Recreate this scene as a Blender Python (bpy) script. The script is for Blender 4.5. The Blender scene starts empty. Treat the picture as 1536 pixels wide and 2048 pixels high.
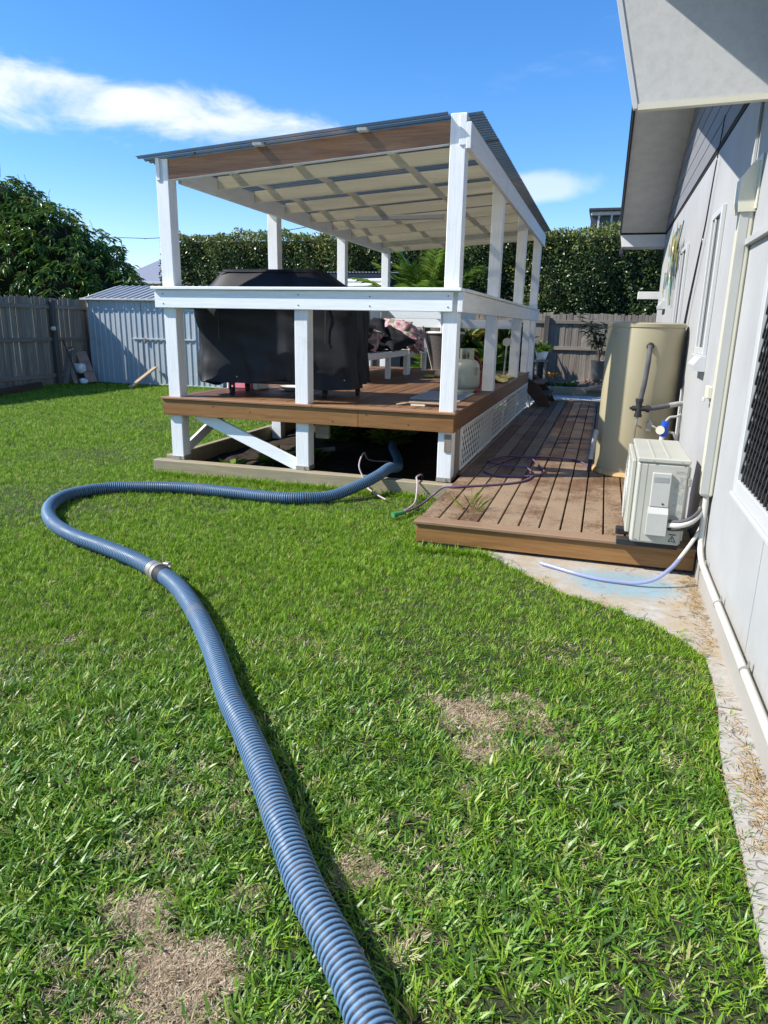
import bpy, bmesh, math, random
import numpy as np
from mathutils import Vector, Matrix, Euler

random.seed(7)
rng = np.random.default_rng(11)
sc = bpy.context.scene
COL = sc.collection
R = math.radians

# ------------------------------------------------------------------ camera
YAW, PITCH, ROLL, FPX, CAMH = -0.2961, 0.2648, 0.0204, 1384.97, 1.5
cy, sy = math.cos(YAW), math.sin(YAW); cp, sp = math.cos(PITCH), math.sin(PITCH)
fw = Vector((sy*cp, cy*cp, -sp)); rt = Vector((cy, -sy, 0)); up = rt.cross(fw)
c_, s_ = math.cos(ROLL), math.sin(ROLL)
rt2 = c_*rt + s_*up; up2 = -s_*rt + c_*up
cam_d = bpy.data.cameras.new('camera'); cam = bpy.data.objects.new('camera', cam_d); COL.objects.link(cam)
cam_d.sensor_fit = 'VERTICAL'; cam_d.sensor_height = 24.0; cam_d.lens = FPX/2048*24.0
cam_d.clip_start = 0.05; cam_d.clip_end = 2000
m = Matrix((rt2, up2, -fw)).transposed().to_4x4(); m.translation = (0, 0, CAMH)
cam.matrix_world = m
sc.camera = cam

# ------------------------------------------------------------------ sun, sky, exposure
SUN = Vector((1.0, 0.42, -0.93)).normalized()          # the way the light travels
sd = bpy.data.lights.new('sun', 'SUN'); sun = bpy.data.objects.new('sun', sd); COL.objects.link(sun)
sd.energy = 4.6; sd.angle = R(0.53); sd.color = (1.0, 0.955, 0.88)
sun.rotation_euler = SUN.to_track_quat('-Z', 'Y').to_euler(); sun.location = (-20, -8, 20)
sc.view_settings.view_transform = 'Standard'; sc.view_settings.look = 'None'
sc.view_settings.exposure = 0.80; sc.view_settings.gamma = 1.0
sc.view_settings.use_curve_mapping = False

class NT:
    """small helper for node trees"""
    def __init__(s, tree): s.t = tree; s.n = tree.nodes; s.l = tree.links
    def node(s, kind, **kw):
        n = s.n.new(kind)
        for k, v in kw.items():
            if hasattr(n, k): setattr(n, k, v)
        return n
    def link(s, a, b): s.l.new(a, b)
    def put(s, sock, v):
        if hasattr(v, 'is_linked') or isinstance(v, bpy.types.NodeSocket): s.link(v, sock)
        else: sock.default_value = v
    def math(s, op, a, b=0.0, c=0.0, clamp=False):
        n = s.n.new('ShaderNodeMath'); n.operation = op; n.use_clamp = clamp
        s.put(n.inputs[0], a); s.put(n.inputs[1], b); s.put(n.inputs[2], c); return n.outputs[0]
    def noise(s, vec, scale, detail=4, rough=0.55, dist=0.0):
        n = s.n.new('ShaderNodeTexNoise'); s.put(n.inputs['Vector'], vec)
        n.inputs['Scale'].default_value = scale; n.inputs['Detail'].default_value = detail
        n.inputs['Roughness'].default_value = rough; n.inputs['Distortion'].default_value = dist
        return n.outputs['Fac']
    def ramp(s, fac, stops, interp='LINEAR'):
        n = s.n.new('ShaderNodeValToRGB'); s.put(n.inputs[0], fac); cr = n.color_ramp; cr.interpolation = interp
        while len(cr.elements) < len(stops): cr.elements.new(0.5)
        for e, (p, c) in zip(cr.elements, stops):
            e.position = p; e.color = (c, c, c, 1) if isinstance(c, (int, float)) else (*c, 1)
        return n.outputs[0]
    def sstep(s, x, a, b, inv=False):
        n = s.n.new('ShaderNodeMapRange'); n.interpolation_type = 'SMOOTHSTEP'
        s.put(n.inputs['Value'], x); n.inputs['From Min'].default_value = a; n.inputs['From Max'].default_value = b
        n.inputs['To Min'].default_value = 1.0 if inv else 0.0; n.inputs['To Max'].default_value = 0.0 if inv else 1.0
        return n.outputs[0]
    def mix(s, fac, a, b, mode='MIX'):
        n = s.n.new('ShaderNodeMix'); n.data_type = 'RGBA'; n.blend_type = mode
        s.put(n.inputs[0], fac)
        for sock, v in ((n.inputs[6], a), (n.inputs[7], b)):
            if isinstance(v, bpy.types.NodeSocket): s.link(v, sock)
            else: sock.default_value = (*v, 1)
        return n.outputs[2]
    def mapping(s, vec, scale=(1, 1, 1), loc=(0, 0, 0), rot=(0, 0, 0)):
        n = s.n.new('ShaderNodeMapping'); s.link(vec, n.inputs[0])
        n.inputs['Scale'].default_value = scale; n.inputs['Location'].default_value = loc; n.inputs['Rotation'].default_value = rot
        return n.outputs[0]

w = bpy.data.worlds.new('World'); sc.world = w; w.use_nodes = True
T = NT(w.node_tree); T.n.clear()
sky = T.node('ShaderNodeTexSky', sky_type='NISHITA'); sky.sun_disc = False
sky.sun_elevation = math.asin(-SUN.z); sky.sun_rotation = math.atan2(-SUN.x, -SUN.y)
sky.altitude = 0; sky.air_density = 1.0; sky.dust_density = 0.1; sky.ozone_density = 3.5
hs = T.node('ShaderNodeHueSaturation'); hs.inputs['Saturation'].default_value = 1.25
skt = T.mix(1.0, sky.outputs[0], (0.93, 0.935, 1.02), 'MULTIPLY'); T.link(skt, hs.inputs['Color'])
tc = T.node('ShaderNodeTexCoord')
rotv = T.node('ShaderNodeVectorRotate', rotation_type='Z_AXIS'); T.link(tc.outputs['Generated'], rotv.inputs['Vector'])
rotv.inputs['Angle'].default_value = R(-30)             # the cloud bank stands about 30 degrees left of +Y
sx = T.node('ShaderNodeSeparateXYZ'); T.link(rotv.outputs[0], sx.inputs[0])
ymax = T.math('MAXIMUM', sx.outputs['Y'], 0.02)
u = T.math('DIVIDE', sx.outputs['X'], ymax); v = T.math('DIVIDE', sx.outputs['Z'], ymax)
front = T.sstep(sx.outputs['Y'], 0.1, 0.4)
cv = T.node('ShaderNodeCombineXYZ'); T.link(u, cv.inputs[0]); T.link(v, cv.inputs[1])
nz = T.noise(T.mapping(cv.outputs[0], (7, 16, 1)), 1.0, 9, 0.6, 0.35)
nz2 = T.noise(T.mapping(cv.outputs[0], (3.4, 7, 1), (4, 2, 0)), 1.0, 4, 0.5)
# bank: centre line v = 0.262 - 0.1 u, thinning out to the right
vc = T.math('SUBTRACT', 0.254, T.math('MULTIPLY', u, 0.115))
dv = T.math('SUBTRACT', v, vc)
dv = T.math('ADD', dv, T.math('MULTIPLY', T.math('SUBTRACT', nz2, 0.5), 0.05))
th = T.math('MAXIMUM', T.math('SUBTRACT', 0.024, T.math('MULTIPLY', u, 0.03)), 0.013)
above = T.math('MAXIMUM', dv, 0.0); below = T.math('MULTIPLY', T.math('MINIMUM', dv, 0.0), -0.62)
q = T.math('DIVIDE', T.math('ADD', above, below), th)
bank = T.math('MULTIPLY', T.sstep(q, 0.15, 1.6, True), T.sstep(u, 0.16, 0.36, True))
bankd = T.sstep(T.math('ADD', T.math('MULTIPLY', bank, 1.0), T.math('MULTIPLY', T.math('SUBTRACT', nz, 0.5), 2.9)), 0.20, 1.25)
bankd = T.math('MULTIPLY', bankd, T.sstep(bank, 0.0, 0.15))
# the small wisp to the right
du = T.math('DIVIDE', T.math('SUBTRACT', u, 0.435), 0.105)
dw = T.math('DIVIDE', T.math('SUBTRACT', T.math('SUBTRACT', v, 0.190), T.math('MULTIPLY', T.math('SUBTRACT', u, 0.435), 0.13)), 0.021)
wr = T.math('SQRT', T.math('ADD', T.math('MULTIPLY', du, du), T.math('MULTIPLY', dw, dw)))
wisp = T.sstep(T.math('ADD', wr, T.math('MULTIPLY', T.math('SUBTRACT', nz, 0.5), 1.2)), 0.55, 1.25, True)
wisp = T.math('MULTIPLY', wisp, 0.5)
# thin veil and scattered cloud everywhere else
nw = T.noise(T.mapping(tc.outputs['Generated'], (2.2, 2.2, 5.0)), 1.0, 8, 0.6, 0.2)
scat = T.math('MULTIPLY', T.sstep(nw, 0.60, 0.82), 0.5)
sep = T.node('ShaderNodeSeparateXYZ'); T.link(tc.outputs['Generated'], sep.inputs[0])
veil = T.math('MULTIPLY', T.sstep(sep.outputs['Z'], 0.02, 0.20, True), 0.10)
dens = T.math('MAXIMUM', T.math('MULTIPLY', T.math('MAXIMUM', T.math('MULTIPLY', bankd, 0.86), wisp), front), T.math('MAXIMUM', scat, veil), clamp=True)
lp = T.mix(dens, hs.outputs[0], (5.2, 5.35, 5.8))
bg = T.node('ShaderNodeBackground'); T.link(lp, bg.inputs[0]); bg.inputs[1].default_value = 0.126
out = T.node('ShaderNodeOutputWorld'); T.link(bg.outputs[0], out.inputs[0])

# ------------------------------------------------------------------ materials
def new_mat(name):
    m = bpy.data.materials.new(name); m.use_nodes = True
    t = NT(m.node_tree); b = t.n['Principled BSDF']; return m, t, b

def coords(t, kind='Object', scale=(1, 1, 1), per_object=True):
    tc = t.node('ShaderNodeTexCoord'); v = t.mapping(tc.outputs[kind], scale)
    if per_object:
        oi = t.node('ShaderNodeObjectInfo'); a = t.node('ShaderNodeVectorMath', operation='MULTIPLY_ADD')
        cx = t.node('ShaderNodeCombineXYZ')
        for i, k in enumerate((37.0, 91.0, 53.0)): t.link(t.math('MULTIPLY', oi.outputs['Random'], k), cx.inputs[i])
        t.link(v, a.inputs[0]); a.inputs[1].default_value = (1, 1, 1); t.link(cx.outputs[0], a.inputs[2])
        return a.outputs[0], oi.outputs['Random']
    return v, None

def bump(t, b, h, strength=0.3, dist=0.004):
    n = t.node('ShaderNodeBump'); n.inputs['Strength'].default_value = strength; n.inputs['Distance'].default_value = dist
    t.link(h, n.inputs['Height']); t.link(n.outputs[0], b.inputs['Normal'])

AX = {'x': (0.5, 9, 9), 'y': (9, 0.5, 9), 'z': (9, 9, 0.5)}
def wood(name, dark, light, axis='y', scale=3.0, rough=0.6, tint=0.25, grey=None, greyamt=0.0, spots=False, bumpk=0.35, spec=0.3, dist=0.6):
    m, t, b = new_mat(name)
    v, rnd = coords(t, 'Object', AX[axis])
    n1 = t.noise(v, scale, 5, 0.65, dist); n2 = t.noise(v, scale*6, 3, 0.6)
    f = t.math('ADD', t.math('MULTIPLY', n1, 0.7), t.math('MULTIPLY', n2, 0.3))
    col = t.ramp(f, [(0.30, dark), (0.68, light)])
    k = t.math('ADD', t.math('MULTIPLY', rnd, tint*2), 1.0 - tint)
    hv = t.node('ShaderNodeHueSaturation'); t.link(col, hv.inputs['Color']); t.link(k, hv.inputs['Value'])
    hv.inputs['Saturation'].default_value = 1.0
    col = hv.outputs[0]
    tcw = t.node('ShaderNodeTexCoord')
    if grey:
        geo = t.node('ShaderNodeNewGeometry')
        gn = t.noise(geo.outputs['Position'], 2.3, 5, 0.65); pz = t.node('ShaderNodeSeparateXYZ'); t.link(geo.outputs['Position'], pz.inputs[0])
        g = t.math('MULTIPLY', t.sstep(t.math('ADD', gn, t.math('MULTIPLY', t.math('SUBTRACT', rnd, 0.5), 0.35)), 0.42, 0.66), greyamt)
        col = t.mix(g, col, grey)
    if spots:
        # tan speckle is strongest at the front of the low deck and fades behind
        ex_ = t.sstep(pz.outputs['Y'], 5.6, 7.6, True)
        fine = t.noise(geo.outputs['Position'], 45, 4, 0.7)
        col = t.mix(t.math('MULTIPLY', ex_, t.math('MULTIPLY', t.sstep(t.math('ADD', gn, t.math('MULTIPLY', t.math('SUBTRACT', fine, 0.5), 0.9)), 0.38, 0.62), 0.85)), col, (0.285, 0.20, 0.125))
        geo = t.node('ShaderNodeNewGeometry')
        vo = t.node('ShaderNodeTexVoronoi'); t.link(geo.outputs['Position'], vo.inputs['Vector']); vo.inputs['Scale'].default_value = 34
        sn = t.noise(geo.outputs['Position'], 3.1, 3, 0.5)
        sp_ = t.math('MULTIPLY', t.sstep(vo.outputs['Distance'], 0.10, 0.32, True), t.sstep(sn, 0.45, 0.62))
        col = t.mix(t.math('MULTIPLY', sp_, 0.75), col, tuple(c*0.35 for c in dark))
    t.link(col, b.inputs['Base Color']); b.inputs['Roughness'].default_value = rough
    b.inputs['Specular IOR Level'].default_value = spec
    bump(t, b, f, bumpk, 0.003)
    return m

def painted(name, col, rough=0.5, grain=None, dirt=0.15, dirtcol=(0.30, 0.29, 0.25), spec=0.3, scale=6.0, bumpk=0.25, metal=0.0):
    m, t, b = new_mat(name)
    v, rnd = coords(t, 'Object', AX[grain] if grain else (1, 1, 1))
    geo = t.node('ShaderNodeNewGeometry')
    n1 = t.noise(v, scale, 4, 0.6); nd = t.noise(geo.outputs['Position'], 3.7, 6, 0.7)
    dk = tuple(c*0.88 for c in col)
    base = t.ramp(n1, [(0.3, dk), (0.62, col)])
    k = t.math('MULTIPLY', t.sstep(nd, 0.52, 0.78), dirt)
    base = t.mix(k, base, dirtcol)
    t.link(base, b.inputs['Base Color']); b.inputs['Roughness'].default_value = rough; b.inputs['Metallic'].default_value = metal
    b.inputs['Specular IOR Level'].default_value = spec
    bump(t, b, n1, bumpk, 0.002)
    return m

def plain(name, col, rough=0.5, metal=0.0, spec=0.4, var=0.12, scale=9.0):
    m, t, b = new_mat(name)
    v, rnd = coords(t)
    n = t.noise(v, scale, 4, 0.6)
    t.link(t.ramp(n, [(0.3, tuple(c*(1-var) for c in col)), (0.7, tuple(min(1, c*(1+var)) for c in col))]), b.inputs['Base Color'])
    b.inputs['Roughness'].default_value = rough; b.inputs['Metallic'].default_value = metal; b.inputs['Specular IOR Level'].default_value = spec
    return m

def leafmat(name, stops, rough=0.4, trans=0.25, spec=0.5, attr=True):
    m, t, b = new_mat(name)
    if attr:
        a = t.node('ShaderNodeAttribute'); a.attribute_name = 'shade'; f = a.outputs['Fac']
    else:
        oi = t.node('ShaderNodeObjectInfo'); f = oi.outputs['Random']
    col = t.ramp(f, stops)
    t.link(col, b.inputs['Base Color']); b.inputs['Roughness'].default_value = rough; b.inputs['Specular IOR Level'].default_value = spec
    tr = t.node('ShaderNodeBsdfTranslucent'); t.link(col, tr.inputs[0])
    mx = t.node('ShaderNodeMixShader'); mx.inputs[0].default_value = trans
    t.link(b.outputs[0], mx.inputs[1]); t.link(tr.outputs[0], mx.inputs[2])
    t.link(mx.outputs[0], t.n['Material Output'].inputs[0])
    return m

M = {}
M['white'] = painted('white_weathered_paint', (0.78, 0.80, 0.80), 0.55, 'z', 0.45, (0.50, 0.49, 0.44), 0.3, 7.0, 0.7)
M['white_x'] = painted('white_paint_along_x', (0.80, 0.84, 0.85), 0.5, 'x', 0.10, (0.5, 0.5, 0.46))
M['white_y'] = painted('white_paint_along_y', (0.76, 0.77, 0.75), 0.55, 'y', 0.40, (0.46, 0.44, 0.38))
M['deck'] = wood('oiled_deck_boards', (0.10, 0.046, 0.022), (0.23, 0.118, 0.056), 'y', 3, 0.55, 0.22)
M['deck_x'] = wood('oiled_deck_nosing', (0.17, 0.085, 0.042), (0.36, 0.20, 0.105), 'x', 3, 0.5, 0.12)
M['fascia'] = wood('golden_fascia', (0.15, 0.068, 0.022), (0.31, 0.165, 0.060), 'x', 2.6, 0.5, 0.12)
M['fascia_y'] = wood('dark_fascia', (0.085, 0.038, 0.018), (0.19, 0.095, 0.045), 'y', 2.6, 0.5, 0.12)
M['olddeck'] = wood('weathered_deck_boards', (0.070, 0.036, 0.018), (0.18, 0.098, 0.050), 'y', 3, 0.62, 0.28, (0.25, 0.19, 0.125), 0.7, True)
M['olddeck_x'] = wood('weathered_nosing', (0.11, 0.058, 0.030), (0.26, 0.155, 0.09), 'x', 3, 0.62, 0.12, (0.29, 0.20, 0.125), 0.6)
M['pine'] = wood('bare_pine_rafter', (0.11, 0.036, 0.013), (0.40, 0.205, 0.095), 'x', 1.3, 0.6, 0.1, (0.22, 0.16, 0.12), 0.3, False, 0.5, 0.3, 2.4)
M['cream'] = wood('cream_rafter', (0.66, 0.59, 0.44), (0.83, 0.78, 0.62), 'x', 1.8, 0.6, 0.08)
M['treated'] = wood('treated_pine_sleeper', (0.20, 0.165, 0.095), (0.40, 0.34, 0.22), 'x', 2.4, 0.75, 0.12, (0.25, 0.23, 0.17), 0.6)
M['paling'] = wood('grey_fence_paling', (0.135, 0.112, 0.090), (0.34, 0.29, 0.24), 'z', 2.6, 0.85, 0.30, (0.12, 0.13, 0.10), 0.35, False, 0.5)
M['fencerail_y'] = wood('grey_fence_rail', (0.12, 0.10, 0.085), (0.28, 0.24, 0.20), 'y', 2.6, 0.85, 0.15)
M['fencerail_x'] = wood('grey_fence_rail_x', (0.14, 0.12, 0.095), (0.30, 0.265, 0.215), 'x', 2.6, 0.85, 0.15)
M['fencepost'] = wood('dark_fence_post', (0.05, 0.046, 0.042), (0.12, 0.11, 0.10), 'z', 2.6, 0.85, 0.15)
M['offcut'] = wood('bare_timber_offcut', (0.34, 0.23, 0.14), (0.55, 0.42, 0.28), 'x', 3, 0.7, 0.1)
M['oldboard'] = wood('red_brown_board', (0.22, 0.14, 0.11), (0.42, 0.29, 0.235), 'z', 3, 0.75, 0.1)
M['darkwood'] = wood('dark_stair_timber', (0.045, 0.026, 0.018), (0.10, 0.06, 0.042), 'x', 3, 0.6, 0.1)
M['wall'] = painted('light_grey_wall_sheet', (0.395, 0.40, 0.40), 0.6, None, 0.12, (0.36, 0.345, 0.32), 0.3, 1.5, 0.05)
mw = M['wall']; tw2 = NT(mw.node_tree); bw2 = tw2.n['Principled BSDF']
lk = [l for l in tw2.t.links if l.to_socket == bw2.inputs['Base Color']][0]; src_ = lk.from_socket
gw = tw2.node('ShaderNodeNewGeometry'); sw3 = tw2.node('ShaderNodeSeparateXYZ'); tw2.link(gw.outputs['Position'], sw3.inputs[0])
nw1 = tw2.noise(gw.outputs['Position'], 14, 6, 0.75); nw2_ = tw2.noise(tw2.mapping(gw.outputs['Position'], (1, 5, 0.35)), 1.6, 5, 0.65)
spl = tw2.math('MULTIPLY', tw2.sstep(tw2.math('ADD', sw3.outputs['Z'], tw2.math('MULTIPLY', nw1, -0.42)), -0.16, 0.12, True), 0.5)
cw2 = tw2.mix(spl, src_, (0.30, 0.25, 0.18))
cw2 = tw2.mix(tw2.math('MULTIPLY', tw2.sstep(nw2_, 0.56, 0.72), 0.16), cw2, (0.30, 0.30, 0.28))
tw2.link(cw2, bw2.inputs['Base Color'])
M['siding'] = painted('mid_grey_siding', (0.20, 0.20, 0.21), 0.6, 'y', 0.1, (0.2, 0.2, 0.2))
M['eave'] = painted('white_eave_paint', (0.80, 0.795, 0.77), 0.6, None, 0.1)
M['eavegrey'] = painted('soft_grey_eave_board', (0.50, 0.495, 0.475), 0.6, None, 0.12, (0.40, 0.39, 0.36), 0.3, 26, 0.25)
M['barge'] = plain('charcoal_metal_trim', (0.045, 0.048, 0.06), 0.4)
M['roofmetal'] = plain('grey_roof_metal', (0.22, 0.22, 0.22), 0.4, 0.6)
M['gap'] = plain('black_shadow_joint', (0.012, 0.012, 0.013), 0.8)
M['frame'] = plain('white_window_aluminium', (0.50, 0.51, 0.51), 0.35, 0, 0.5, 0.02)
M['glassdark'] = plain('dark_window_glass', (0.012, 0.013, 0.015), 0.08, 0, 0.6)
M['screen'] = plain('black_security_mesh', (0.03, 0.03, 0.033), 0.45, 0.2, 0.5)
M['cream_pvc'] = plain('cream_pvc_duct', (0.58, 0.555, 0.44), 0.4, 0, 0.5, 0.03)
M['pvc'] = painted('white_pvc_pipe', (0.54, 0.52, 0.46), 0.4, None, 0.4, (0.45, 0.40, 0.32), 0.5, 6, 0.02)
M['acbody'] = painted('cream_metal_casing', (0.43, 0.425, 0.365), 0.42, None, 0.08, (0.5, 0.47, 0.38), 0.5, 2, 0.02)
M['acplastic'] = plain('pale_grey_plastic', (0.43, 0.435, 0.405), 0.4, 0, 0.5, 0.03)
M['dark'] = plain('black_rubber', (0.02, 0.02, 0.021), 0.6)
M['print'] = plain('faint_grey_print', (0.30, 0.30, 0.29), 0.6)
M['tank'] = painted('beige_enamel', (0.385, 0.34, 0.215), 0.4, None, 0.10, (0.36, 0.33, 0.24), 0.5, 1.2, 0.02)
M['rust'] = plain('rusty_tray', (0.42, 0.26, 0.11), 0.7, 0, 0.3, 0.35, 14)
M['foam'] = plain('grey_pipe_lagging', (0.085, 0.085, 0.09), 0.75, 0, 0.3, 0.25)
M['foamlite'] = plain('worn_pipe_lagging', (0.34, 0.34, 0.32), 0.75, 0, 0.3, 0.25)
M['copper'] = plain('tarnished_brass', (0.36, 0.33, 0.27), 0.4, 0.6)
M['blueplastic'] = plain('bright_blue_plastic', (0.012, 0.075, 0.48), 0.35)
M['cover'] = painted('black_vinyl_cover', (0.009, 0.010, 0.0125), 0.55, None, 0.3, (0.035, 0.035, 0.04), 0.3, 2.5, 0.05)
M['blackcloth'] = plain('black_cushion_cloth', (0.018, 0.018, 0.02), 0.85, 0, 0.2)
M['gas'] = painted('pale_sage_enamel', (0.43, 0.45, 0.36), 0.33, None, 0.08, (0.4, 0.4, 0.33), 0.5, 2, 0.02)
M['red'] = plain('dark_red_rubber', (0.32, 0.015, 0.02), 0.5)
M['mat'] = plain('grey_mat', (0.36, 0.36, 0.35), 0.8, 0, 0.2, 0.1, 30)
M['yellow'] = plain('yellow_cloth', (0.62, 0.50, 0.18), 0.9, 0, 0.1, 0.25, 22)
M['ball'] = plain('pale_ball', (0.72, 0.66, 0.50), 0.7)
M['lime'] = plain('lime_green_felt', (0.50, 0.58, 0.08), 0.8)
M['pink'] = plain('pink_plastic', (0.72, 0.24, 0.32), 0.45, 0, 0.4, 0.08)
M['whiteplastic'] = plain('white_plastic', (0.78, 0.78, 0.76), 0.4)
M['wicker'] = plain('grey_brown_wicker', (0.085, 0.075, 0.072), 0.6, 0, 0.4, 0.35, 40)
M['clay'] = plain('cream_pot_rim', (0.60, 0.56, 0.48), 0.6)
M['potgrey'] = plain('charcoal_plastic_pot', (0.075, 0.08, 0.088), 0.5)
M['potwhite'] = plain('white_glazed_pot', (0.66, 0.69, 0.76), 0.25)
M['soil'] = plain('dark_garden_soil', (0.042, 0.032, 0.023), 0.95, 0, 0.1, 0.5, 7)
M['bark'] = wood('bark_and_roots', (0.09, 0.06, 0.045), (0.30, 0.22, 0.17), 'x', 3, 0.9, 0.2)
M['trunk'] = wood('grey_brown_trunk', (0.06, 0.047, 0.037), (0.16, 0.13, 0.10), 'z', 3, 0.9, 0.1)
M['galv'] = painted('weathered_zincalume', (0.43, 0.48, 0.505), 0.5, 'z', 0.5, (0.25, 0.28, 0.30), 0.5, 2.2, 0.05, 0.1)
M['galvroof'] = painted('weathered_roof_sheet', (0.48, 0.48, 0.46), 0.45, 'y', 0.3, (0.25, 0.24, 0.22), 0.5, 2.2, 0.05, 0.3)
M['steel'] = plain('dull_clamp_steel', (0.36, 0.345, 0.31), 0.45, 0.5)
M['purple'] = plain('purple_hose_rubber', (0.125, 0.072, 0.125), 0.5, 0, 0.5)
M['mauve'] = plain('mauve_cable', (0.42, 0.34, 0.36), 0.6)
M['hosegreen'] = plain('green_hose_fitting', (0.05, 0.25, 0.10), 0.4)
M['paver'] = painted('grey_paver', (0.46, 0.46, 0.44), 0.75, None, 0.3, (0.33, 0.31, 0.27), 0.2, 12, 0.3)
M['orangewood'] = wood('orange_edge_board', (0.33, 0.19, 0.10), (0.55, 0.35, 0.2), 'x', 3, 0.6, 0.1)
M['tarp'] = plain('crumpled_pale_plastic', (0.50, 0.55, 0.60), 0.3, 0, 0.6, 0.2, 9)
M['tileroof'] = plain('blue_grey_roof', (0.20, 0.22, 0.27), 0.55, 0.2)
M['farwall'] = plain('pale_far_wall', (0.60, 0.62, 0.64), 0.7)
M['fardark'] = plain('dark_panel', (0.05, 0.055, 0.075), 0.35, 0, 0.5)
M['wire'] = plain('black_wire', (0.02, 0.02, 0.022), 0.6)
M['hedgecore'] = plain('dark_core_shade', (0.018, 0.022, 0.012), 0.95, 0, 0.05, 0.4, 5)  # near-black fill colour that stands for the shade between leaves
M['floral'] = None

# floral cushion print
m, t, b = new_mat('pink_floral_print'); v, rnd = coords(t)
vo = t.node('ShaderNodeTexVoronoi'); t.link(v, vo.inputs['Vector']); vo.inputs['Scale'].default_value = 9.0
n = t.noise(v, 13, 4, 0.6, 0.6)
f = t.math('ADD', t.math('MULTIPLY', vo.outputs['Distance'], 0.6), t.math('MULTIPLY', n, 0.6))
t.link(t.ramp(f, [(0.30, (0.08, 0.10, 0.05)), (0.40, (0.28, 0.08, 0.12)), (0.50, (0.46, 0.26, 0.29)), (0.62, (0.48, 0.38, 0.35)), (0.72, (0.20, 0.18, 0.13))]), b.inputs['Base Color'])
b.inputs['Roughness'].default_value = 0.85; M['floral'] = m

# smoke tinted corrugated polycarbonate roof sheet: lets a little warm light through
m, t, b = new_mat('smoke_corrugated_sheet')
b.inputs['Base Color'].default_value = (0.060, 0.057, 0.054, 1); b.inputs['Roughness'].default_value = 0.35
tr = t.node('ShaderNodeBsdfTransparent'); tr.inputs[0].default_value = (1.0, 0.94, 0.79, 1)
lw = t.node('ShaderNodeLayerWeight'); lw.inputs[0].default_value = 0.35
fac = t.math('MULTIPLY', t.math('SUBTRACT', 1.0, lw.outputs['Facing']), 0.25, clamp=True)
mx = t.node('ShaderNodeMixShader'); t.link(fac, mx.inputs[0]); t.link(b.outputs[0], mx.inputs[1]); t.link(tr.outputs[0], mx.inputs[2])
t.link(mx.outputs[0], t.n['Material Output'].inputs[0]); M['poly'] = m

# clear vinyl hose
m, t, b = new_mat('clear_blue_vinyl'); b.inputs['Base Color'].default_value = (0.34, 0.38, 0.56, 1); b.inputs['Roughness'].default_value = 0.15
tr = t.node('ShaderNodeBsdfTransparent'); tr.inputs[0].default_value = (0.85, 0.9, 1, 1)
mx = t.node('ShaderNodeMixShader'); mx.inputs[0].default_value = 0.42; t.link(b.outputs[0], mx.inputs[1]); t.link(tr.outputs[0], mx.inputs[2])
t.link(mx.outputs[0], t.n['Material Output'].inputs[0]); M['vinyl'] = m

# blue ribbed suction hose: colour by rib (vertex attribute 'rib' 0 groove .. 1 crest), mud on it
m, t, b = new_mat('blue_ribbed_hose')
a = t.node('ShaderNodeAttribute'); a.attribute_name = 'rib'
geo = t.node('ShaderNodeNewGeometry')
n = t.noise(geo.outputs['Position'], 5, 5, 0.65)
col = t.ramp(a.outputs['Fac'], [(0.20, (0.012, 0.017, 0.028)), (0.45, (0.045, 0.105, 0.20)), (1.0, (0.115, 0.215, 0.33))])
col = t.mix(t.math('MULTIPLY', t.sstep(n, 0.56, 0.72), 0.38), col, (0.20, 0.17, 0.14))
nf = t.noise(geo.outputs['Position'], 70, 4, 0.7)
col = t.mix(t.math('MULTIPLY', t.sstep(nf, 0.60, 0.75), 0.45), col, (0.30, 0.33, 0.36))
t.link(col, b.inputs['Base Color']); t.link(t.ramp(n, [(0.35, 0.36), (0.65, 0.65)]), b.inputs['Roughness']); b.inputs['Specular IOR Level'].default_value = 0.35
M['bluehose'] = m

# soil and thatch under the lawn
m, t, b = new_mat('lawn_soil')
geo = t.node('ShaderNodeNewGeometry'); p = geo.outputs['Position']
n1 = t.noise(p, 40, 5, 0.7); n2 = t.noise(p, 0.9, 4, 0.6)
col = t.ramp(n1, [(0.3, (0.014, 0.019, 0.006)), (0.7, (0.050, 0.062, 0.018))])
col = t.mix(t.sstep(n2, 0.5, 0.75), col, (0.06, 0.055, 0.025))
t.link(col, b.inputs['Base Color']); b.inputs['Roughness'].default_value = 0.95; bump(t, b, n1, 0.8, 0.02)
M['lawn'] = m
m, t, b = new_mat('bare_thatch'); geo = t.node('ShaderNodeNewGeometry'); p = geo.outputs['Position']
n1 = t.noise(p, 60, 5, 0.75)
t.link(t.ramp(n1, [(0.3, (0.09, 0.065, 0.04)), (0.7, (0.30, 0.235, 0.155))]), b.inputs['Base Color']); b.inputs['Roughness'].default_value = 0.95
bump(t, b, n1, 0.8, 0.01); M['thatch'] = m

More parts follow.
